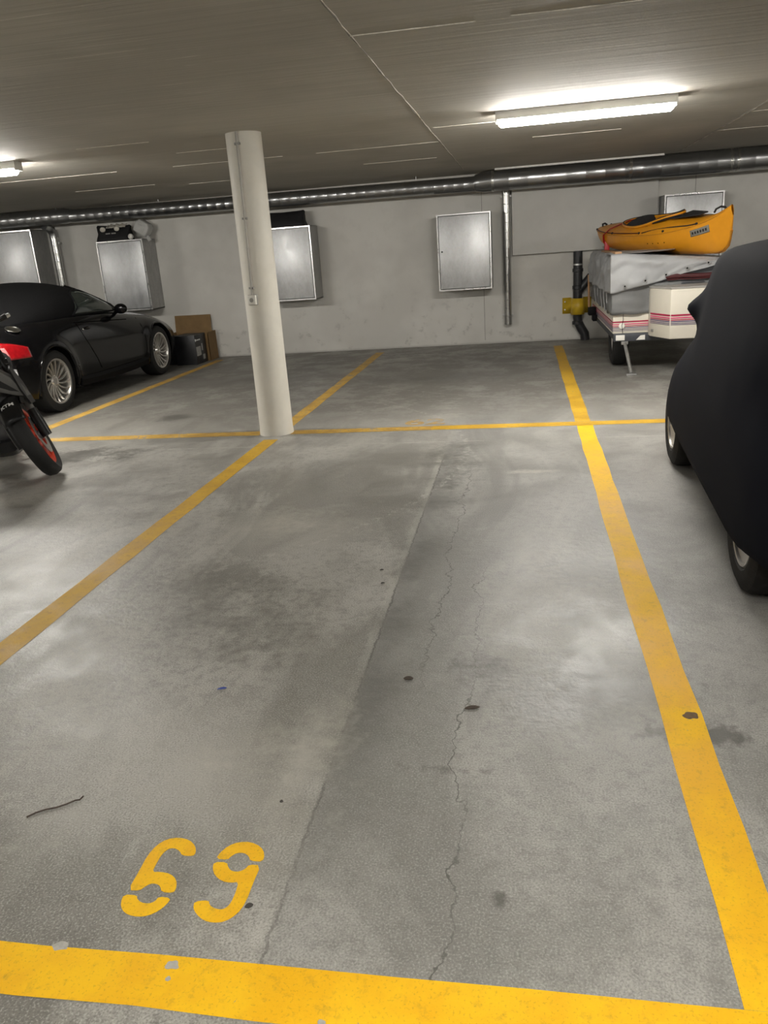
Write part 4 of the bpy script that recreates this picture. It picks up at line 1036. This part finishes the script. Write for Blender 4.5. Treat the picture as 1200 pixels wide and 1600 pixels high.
obj('tarpaulin', MB().grid(130, 30, tarp), M['tarp'], tr, solid=.005, smooth=70)
obj('tarpaulin_top', MB().grid(26, 30, lambda i, j: (TX0 + .02 + (TX1 - TX0 - .04) * i, TYF + (TYB - TYF) * j, topz(TX0 + (TX1 - TX0) * i, TYF + (TYB - TYF) * j) + .004)), M['tarp'], tr, solid=.004, smooth=70)
for k in range(6):
    x = 1.02 + .20 * k
    z = hemz(x) + .045
    obj('eyelet', MB().lathe([(.009, 0), (.018, 0), (.018, .006), (.009, .006)], (x, TYF - .088, z), (0, -1, 0), 14, closed=True), M['steel'], tr)
    obj('eyelet_hole', MB().ball((x, TYF - .080, z), .013, 8, (1, .5, 1)), M['dark_gap'], tr)
obj('slate_flap', MB().grid(20, 8, lambda i, j: (1.26 + 1.18 * i, TYF - .026 + .01 * math.sin(i * 14) + .02 * j, .868 + (.10 + .20 * i) * j)), M['tarp_deep'], tr, solid=.005, smooth=70)
obj('red_piping', MB().tube([(1.42 + .1 * k, TYF - .055, .945 + .004 * math.sin(k * 1.3)) for k in range(11)], [.016] * 11, 8, squash=1.4), M['dark_red'], tr)
obj('red_piping', MB().tube([(1.44 + .1 * k, TYF - .06, .915 + .004 * math.sin(k * 1.7)) for k in range(11)], [.007] * 11, 6), M['dark_red'], tr)
for y in (9.0, 9.35, 9.7, 10.1, 10.5):
    obj('side_strap', MB().tube([(TX0 - .045, y, .84), (TX0 - .04, y + .03, .72), (TX0 - .02, y + .05, .58)], .006, 6), M['tarp'], tr)
obj('cord_toggle', MB().lathe([(0, 0), (.030, 0), (.032, .006), (.026, .014), (0, .014)], (TX0 + .09, TYF - .006, .475), (0, -1, 0), 20), M['plastic_white'], tr)
obj('toggle_cord', MB().tube([(TX0 + .10, TYF - .03, .60), (TX0 + .10, TYF - .035, .54), (TX0 + .09, TYF - .022, .48), (TX0 + .10, TYF - .02, .40)], .0028, 6), M['dark_gap'], tr)
obj('corner_post', MB().tube([(TX0 - .06, TYB - .02, .90), (TX0 - .05, TYB - .02, .42)], .014, 8), M['wood'], tr)
obj('roof_batten', MB().box((TX0 + .05, 9.6, 1.206), (.07, 1.5, .022)), M['wood'], tr, bevel=.004)
obj('tow_coupling', MB().box2((TX0 - .10, 10.7, .42), (TX0 - .005, 10.85, .52)).box2((TX0 - .06, 10.55, .36), (TX0 - .005, 10.72, .44)), M['plastic_black'], tr, bevel=.01)
for sx, x in ((-1, TX0 + .12), (1, TX1 - .12)):
    wh = obj('wheel', MB().lathe(tyre_prof(.29, .165, .18), (x, 9.27, .29), (sx, 0, 0), 40, closed=True), M['rubber'], tr)
    obj('rim', MB().lathe([(.182, .05), (.17, .06), (.16, .02), (.08, .01), (.07, .03), (0, .03)], (x, 9.27, .29), (sx, 0, 0), 32), M['hubcap'], wh)
lg = obj('corner_steady', MB().tube([(TX0 + .125, TYF + .02, .31), (TX0 + .165, 8.47, .02)], .018, 8), M['steel'], tr)
lg['label'] = 'grey steel corner leg'
obj('steady_foot', MB().box((TX0 + .166, 8.465, .009), (.10, .05, .016)), M['steel'], lg, bevel=.003)
obj('steady_bracket', MB().box((TX0 + .125, TYF + .015, .305), (.07, .05, .05)), M['steel'], lg, bevel=.006)
for x in (1.0, 2.3):
    if x > 2: obj('corner_steady', MB().tube([(x, TYF + .02, .31), (x - .03, 8.47, .02)], .018, 8).box((x - .03, 8.465, .009), (.10, .05, .016)), M['steel'], tr)

# ------------------------------------------------------------------ kayak
M['kayak'] = mat('yellow_orange_hull', (0.72, 0.30, 0.012), 0.38, var=0.08, scale=5, bump=0.03, bscale=40)
M['kayak_keel'] = mat('scuffed_orange_keel', (0.52, 0.215, 0.018), 0.5, var=0.2, scale=9)
M['neoprene'] = mat('black_pad', (0.014, 0.014, 0.015), 0.8, var=0.3, scale=40)
M['plate_grey'] = mat('grey_name_plate', (0.20, 0.195, 0.17), 0.5, var=0.15, scale=60)
stern = Vector((1.03, 11.05, 1.240)); bow = Vector((2.05, 8.48, 1.130))
kd = (bow - stern); KL = kd.length; kd.normalize()
ks = kd.cross(Vector((0, 0, 1))).normalized()        # towards camera/left side
if ks.y > 0: ks = -ks
ku = ks.cross(kd).normalized()
if ku.z < 0: ku = -ku
roll = math.radians(14)
ks2 = ks * math.cos(roll) - ku * math.sin(roll); ku2 = ku * math.cos(roll) + ks * math.sin(roll)
ky = thing('kayak', 'yellow-orange kayak lying on the grey tarpaulin', 'kayak', (float((stern.x + bow.x) / 2), float((stern.y + bow.y) / 2), 1.18))
KT = [0, .03, .10, .2, .35, .5, .65, .8, .9, .955, 1.0]
KB = [.02, .09, .17, .24, .30, .315, .30, .215, .115, .05, .012]
KK = [.20, .10, .03, .005, 0, 0, 0, 0, .012, .09, .37]
KS = [.25, .25, .25, .25, .255, .26, .27, .30, .345, .40, .455]
KDk = [.26, .27, .285, .30, .33, .35, .36, .36, .385, .425, .47]
def kf(l, s_, u): return stern + kd * (l * KL) + ks2 * s_ + ku2 * u
def ksec(t):
    b, k, sh, dk = (float(hermite(KT, a, t)) for a in (KB, KK, KS, KDk))
    return b, k, sh, dk
def hull_half(t, q):     # q 0 keel .. 1 sheer
    b, k, sh, dk = ksec(t)
    pts = [[0, k], [b * .30, k + .006 * (1 - t)], [b * .60, k + .035], [b * .86, k + (sh - k) * .38], [b * .99, k + (sh - k) * .72], [b, sh]]
    v = hermite([0, .18, .38, .6, .82, 1], pts, q)
    return float(v[0]), float(v[1])
R = []
for i in range(61):
    t = i / 60
    h_ = [hull_half(t, j / 14) for j in range(15)]
    tt_ = t
    R.append([kf(tt_, w, u) for w, u in reversed(h_)] + [kf(tt_, -w, u) for w, u in h_[1:]])
obj('hull', MB().rings(R, closed=False, caps=False), M['kayak'], ky, smooth=60)
def inpit(t, v):
    d = math.sqrt(((t - .47) / .20) ** 2 + (v / .66) ** 2)
    return d
def deck(i, j):
    t = i; v = (j - .5) * 2
    b, k, sh, dk = ksec(t)
    u = sh + (dk - sh) * (1 - abs(v) ** 2.2)
    ridge = .035 * math.exp(-((t - .62) / .10) ** 2) * (1 - v * v)
    u += ridge
    d = inpit(t, v)
    if d < 1: u -= .20 * min(1, (1 - d) / .25)
    return kf(t, b * v, u)
obj('deck', MB().grid(110, 30, deck), M['kayak'], ky, smooth=50)
def rimp(a, off=.0):
    t = .47 + .205 * math.cos(a); v = .68 * math.sin(a); b, k, sh, dk = ksec(t)
    return kf(t, b * v, sh + (dk - sh) * (1 - abs(v) ** 2.2) + .035 * math.exp(-((t - .62) / .10) ** 2) * (1 - v * v) + .012 + off)
coam = obj('cockpit_rim', MB().tube([rimp(2 * PI * k / 48) for k in range(48)], .016, 8, closed=True), M['kayak'], ky)
obj('rim_edge', MB().tube([rimp(2 * PI * k / 48, .016) for k in range(48)], .006, 6, closed=True), M['neoprene'], coam)
obj('seat_back', MB().grid(12, 8, lambda i, j: kf(.40 - .03 * j, (i - .5) * .34, .20 + .17 * j - .03 * (2 * i - 1) ** 2)), M['neoprene'], ky, solid=.03, smooth=60)
obj('seat', MB().grid(10, 8, lambda i, j: kf(.40 + .13 * j, (i - .5) * .32, .14 + .03 * (2 * i - 1) ** 2)), M['neoprene'], ky, solid=.02, smooth=60)
obj('thigh_brace', MB().tube([kf(.60, .20, .36), kf(.66, .16, .385), kf(.74, .09, .41)], [.02, .03, .022], 8, squash=.4), M['neoprene'], ky)
obj('deck_pad', MB().grid(10, 6, lambda i, j: kf(.70 + .14 * i, (j - .5) * (.26 - .16 * i) + .02, .392 + .008 * i)), M['neoprene'], ky, solid=.012)
for sd in (1, -1):
    def perim(t, dv=.93, du=.006):
        b, k, sh, dk = ksec(t); return kf(t, sd * b * dv, sh + (dk - sh) * (1 - dv ** 2.2) + du)
    obj('perimeter_line', MB().tube([perim(.04 + .5 * k / 20) for k in range(21)] , .0065, 6), M['dark_red'] if sd == 1 else M['neoprene'], ky)
    obj('perimeter_line', MB().tube([perim(.56 + .30 * k / 14, .93 - .15 * math.sin(PI * k / 14)) for k in range(15)], .0065, 6), M['neoprene'], ky)
    for t in (.04, .30, .54, .70, .86):
        obj('line_fitting', MB().ball(perim(t), .014, 8), M['neoprene'], ky)
obj('sheer_seam', MB().tube([kf(t, ksec(t)[0] * 1.0 + .001, ksec(t)[2]) for t in [i / 40 for i in range(40)]], .0045, 6), M['kayak_keel'], ky)
obj('keel_strake', MB().tube([kf(t, 0, ksec(t)[1] - .001) for t in [.12 + .86 * i / 30 for i in range(31)]], [.014] * 31, 8), M['kayak_keel'], ky)
obj('carry_handle', MB().tube([kf(.905, .02, .405), kf(.915, .015, .435), kf(.935, 0, .452), kf(.955, -.01, .445), kf(.96, -.01, .43)], .010, 8), M['neoprene'], ky)
obj('carry_handle', MB().tube([kf(.05, .03, .275), kf(.045, .02, .30), kf(.045, -.01, .30), kf(.05, -.03, .275)], .012, 8), M['neoprene'], ky)
def onhull(t, q, off=.003):
    w, u = hull_half(t, q); w2, u2 = hull_half(t, min(1, q + .02)); n_ = Vector((u2 - u, -(w2 - w))); 
    n_ = n_.normalized() if n_.length > 0 else Vector((1, 0))
    return kf(t, w + n_.x * off, u + n_.y * off)
npl = obj('name_plate', MB().grid(10, 6, lambda i, j: onhull(.835 + .075 * i, .80 + .13 * j, .004)), M['plate_grey'], ky, solid=.004)
for k in range(6):
    obj('plate_mark', MB().grid(2, 3, lambda i, j: onhull(.843 + .0105 * k + .006 * i, .84 + .05 * j, .0075)), M['neoprene'], npl, solid=.002)
for k in range(4):
    obj('drain_hole', MB().ball(onhull(.60 + .035 * k, .78, 0), .006, 6), M['dark_gap'], ky)
st2 = thing('tie_strap', 'red tie-down strap hanging over the kayak stern', 'strap', kf(.30, .3, .0))
pts = [kf(.30, -.25, .30), kf(.28, 0, .335), kf(.24, .20, .30), onhull(.21, .99, .012), onhull(.195, .8, .014), onhull(.185, .5, .016), kf(.18, .22, .0), kf(.178, .21, -.025)]
obj('webbing', MB().tube(pts, .026, 8, squash=.25), M['strap_red'], st2)
obj('ratchet', MB().box(onhull(.190, .58, .024), (.06, .07, .15)), M['strap_red'], st2, bevel=.01)
obj('ratchet_pin', MB().ball(onhull(.189, .66, .05), .012, 8), M['steel'], st2)

# ------------------------------------------------------------------ things on the cabinets
M['bag_black'] = mat('black_bag_cloth', (0.006, 0.006, 0.007), 0.7, var=0.3, scale=30, bump=0.2, bscale=25)
M['bag_white'] = mat('off_white_plastic_bag', (0.55, 0.52, 0.45), 0.6, var=0.15, scale=20)
M['jerry'] = mat('milky_plastic', (0.52, 0.52, 0.50), 0.35, var=0.05, sub=0.15)
def sack(name, x0, x1, y0, y1, z0, hL, hR, m, parent, seed, peak=0.0, n=18):
    R = []
    for k in range(11):
        q = k / 10; ring = []
        for i in range(4 * n):
            a = 2 * PI * i / (4 * n); c, s_ = math.cos(a), math.sin(a)
            ux = math.copysign(abs(c) ** .5, c); uy = math.copysign(abs(s_) ** .5, s_)
            fx = (ux + 1) / 2; H_ = hL + (hR - hL) * fx + peak * abs(ux) ** 4
            sh = (1 - .10 * math.sin(PI * q)) if q < .99 else .9
            ty = 1 - .75 * q ** 1.6
            e = .05 * wob(ux * 2, uy * 2, q * 3, 1, seed)
            ring.append(((x0 + x1) / 2 + (x1 - x0) / 2 * ux * (sh + e), (y0 + y1) / 2 + (y1 - y0) / 2 * uy * (ty + e), z0 + H_ * q))
        R.append(ring)
    return obj(name, MB().rings(R), m, parent, smooth=60)
bag = thing('tote_bag', 'black tote bag with pale plastic inside on the cabinet above the roadster', 'bag', (-5.93, 11.5, 1.8))
sk = sack('bag_body', -6.22, -5.66, 11.40, 11.66, 1.803, .21, .19, M['bag_black'], bag, 2.0, .02)
for x, z, r in ((-6.06, 1.965, .045), (-5.84, 1.965, .042)):
    obj('handle_button', MB().ball((x, 11.405, z), r, 10, (1, .35, .8)), M['bag_white'], bag)
obj('plastic_lining', MB().grid(20, 6, lambda i, j: (-6.04 + .30 * i, 11.47 + .07 * j + .01 * math.sin(i * 20), 1.985 + .045 * j + .018 * wob(i * 7, j * 3, 0, 1, 3))), M['bag_white'], bag, solid=.012, smooth=60)
for k in range(9):
    if k != 4: obj('faint_print', MB().box((-6.015 + .018 * k, 11.404, 1.905), (.012, .004, .016)), M['plastic_grey'], bag, smooth=0)
jc = thing('canister', 'milky plastic canister lying tilted beside the tote bag', 'canister', (-5.47, 11.5, 1.8))
Mj = Matrix.Rotation(math.radians(32), 3, 'Y')
prof = [(-.105, -.085), (.105, -.085), (.115, .05), (.07, .105), (-.07, .105), (-.115, .05)]
cj = Vector((-5.47, 11.50, 1.945))
def jf(a, b, c): return cj + Mj @ Vector((a, b, c))
obj('canister_body', MB().rings([[jf(a * k, yy, b * k) for a, b in prof] for yy, k in ((-.09, .86), (-.075, 1), (.075, 1), (.09, .86))]), M['jerry'], jc, bevel=.012)
obj('canister_panel', MB().box(jf(0, -.092, 0), (.11, .006, .09), Mj), M['jerry'], jc, bevel=.003)
obj('canister_neck', MB().tube([jf(.10, 0, -.07), jf(.16, 0, -.11)], .03, 12), M['jerry'], jc)
tag(obj('ball', MB().ball((-5.635, 11.40, 1.842), .040, 12), M['plastic_white']), 'small white ball on the cabinet edge before the canister', 'ball')
tag(sack('black_sack', -3.58, -3.02, 11.42, 11.72, 1.803, .20, .205, M['bag_black'], None, 5.0, .01), 'black sack on the cabinet behind the pillar', 'bag')

# ------------------------------------------------------------------ boxes by the roadster
M['card'] = mat('shaded_brown_cardboard', (0.19, 0.115, 0.045), 0.8, var=0.12, scale=8)  # brown darkened: the shade the box stands in is part of its colour
M['card_dark'] = mat('dark_printed_carton', (0.014, 0.014, 0.016), 0.45, var=0.2, scale=10)
M['print_grey'] = mat('grey_carton_print', (0.32, 0.32, 0.31), 0.5, var=0.3, scale=30)
bx = thing('cardboard_box', 'open brown cardboard box against the rear wall beside the roadster', 'box', (-4.95, 11.55, 0))
obj('box_front', MB().box2((-5.30, 11.40, 0), (-4.66, 11.408, .40)), M['card'], bx, smooth=0)
obj('box_back', MB().box2((-5.30, 11.72, 0), (-4.70, 11.728, .42)), M['card'], bx, smooth=0)
obj('box_flap', MB().hexa([(-5.30, 11.722, .42), (-4.72, 11.722, .42), (-4.72, 11.73, .42), (-5.30, 11.73, .42)], [(-5.30, 11.75, .66), (-4.72, 11.75, .655), (-4.72, 11.758, .655), (-5.30, 11.758, .66)]), M['card'], bx, smooth=0)
obj('box_side', MB().box2((-4.668, 11.40, 0), (-4.66, 11.728, .42)), M['card'], bx, smooth=0)
obj('box_side', MB().box2((-5.30, 11.40, 0), (-5.292, 11.728, .42)), M['card'], bx, smooth=0)
c1 = thing('carton', 'black printed carton with pale picture beside the front wheel', 'box', (-4.86, 11.1, 0))
obj('carton_body', MB().box2((-5.02, 10.98, 0), (-4.70, 11.385, .42)), M['card_dark'], c1, bevel=.004)
fx = -4.699
def side_mark(name, y0, y1, z0, z1, m): obj(name, MB().box2((fx - .001, y0, z0), (fx + .001, y1, z1)), M[m], c1, smooth=0)
side_mark('picture', 11.00, 11.16, .12, .25, 'print_grey'); side_mark('picture', 11.20, 11.24, .18, .28, 'print_grey'); side_mark('picture', 11.22, 11.30, .05, .12, 'print_grey')
obj('emblem', MB().lathe([(0, 0), (.020, 0), (.020, .002), (0, .002)], (fx, 11.00, .345), (1, 0, 0), 16), M['moto_white'], c1)
for k in range(8): side_mark('print_mark', 11.035 + .018 * k, 11.047 + .018 * k, .335, .352, 'moto_white')
c2 = thing('carton', 'plain black carton between the front wheel and the printed carton', 'box', (-5.1, 10.7, 0))
obj('carton_body', MB().box2((-5.42, 11.10, 0), (-5.06, 11.38, .40)), M['card_dark'], c2, bevel=.004)
obj('print_mark', MB().box2((-5.22, 11.098, .20), (-5.16, 11.101, .215)), M['print_grey'], c2, smooth=0)

# ------------------------------------------------------------------ litter on the floor
M['wire'] = mat('rusty_wire', (0.05, 0.03, 0.02), 0.6, var=0.4, scale=60)
M['leaf'] = mat('dead_leaf', (0.055, 0.038, 0.026), 0.8, var=0.4, scale=80)
M['blue_bit'] = mat('blue_plastic_scrap', (0.03, 0.06, 0.30), 0.4, var=0.1)
M['grit'] = mat('dark_grit', (0.05, 0.045, 0.04), 0.8, var=0.4)
tag(obj('wire_piece', MB().tube([(-1.352, 1.573, .0025), (-1.335, 1.592, .003), (-1.315, 1.606, .003), (-1.29, 1.616, .003), (-1.268, 1.632, .003), (-1.25, 1.648, .004), (-1.238, 1.652, .004), (-1.237, 1.668, .003)], .0022, 6), M['wire']), 'bent rusty wire on the floor left of the number', 'wire')
def leaf(cx, cy, L_, W_, ang, label, m='leaf', name='dead_leaf'):
    poly = [(L_ * (q - .5), W_ * .5 * math.sin(PI * q) ** .7) for q in [i / 10 for i in range(11)]]
    poly = poly + [(a, -b) for a, b in reversed(poly[1:-1])]
    mb = MB(); c, s_ = math.cos(ang), math.sin(ang)
    vs = [(cx + a * c - b * s_, cy + a * s_ + b * c, .003 + .004 * abs(b) / max(W_, .001)) for a, b in poly]
    mb.add(vs, [tuple(range(len(vs)))])
    tag(obj(name, mb, M[m], smooth=0, fill_tri=True, solid=.0015), label, 'leaf' if name == 'dead_leaf' else 'litter')
leaf(-0.177, 2.179, .050, .020, .25, 'dark curled leaf on the bay floor near the crack')
leaf(-0.405, 2.348, .034, .022, .05, 'brown leaf on the bay floor beside the joint')
leaf(-1.043, 2.248, .034, .012, .35, 'small blue plastic scrap on the floor', 'blue_bit', 'plastic_scrap')
leaf(-0.663, 1.691, .010, .010, 0, 'tiny dark crumb above the figure nine', 'grit', 'crumb')
leaf(-0.634, 1.335, .020, .014, .5, 'dark crumb beside the figure nine', 'grit', 'crumb')
leaf(-0.63, 3.15, .018, .012, .5, 'small dark crumb mid-bay by the joint', 'grit', 'crumb')
leaf(-0.66, 3.30, .018, .012, .2, 'dark crumb highest up the bay beside the joint', 'grit', 'crumb')
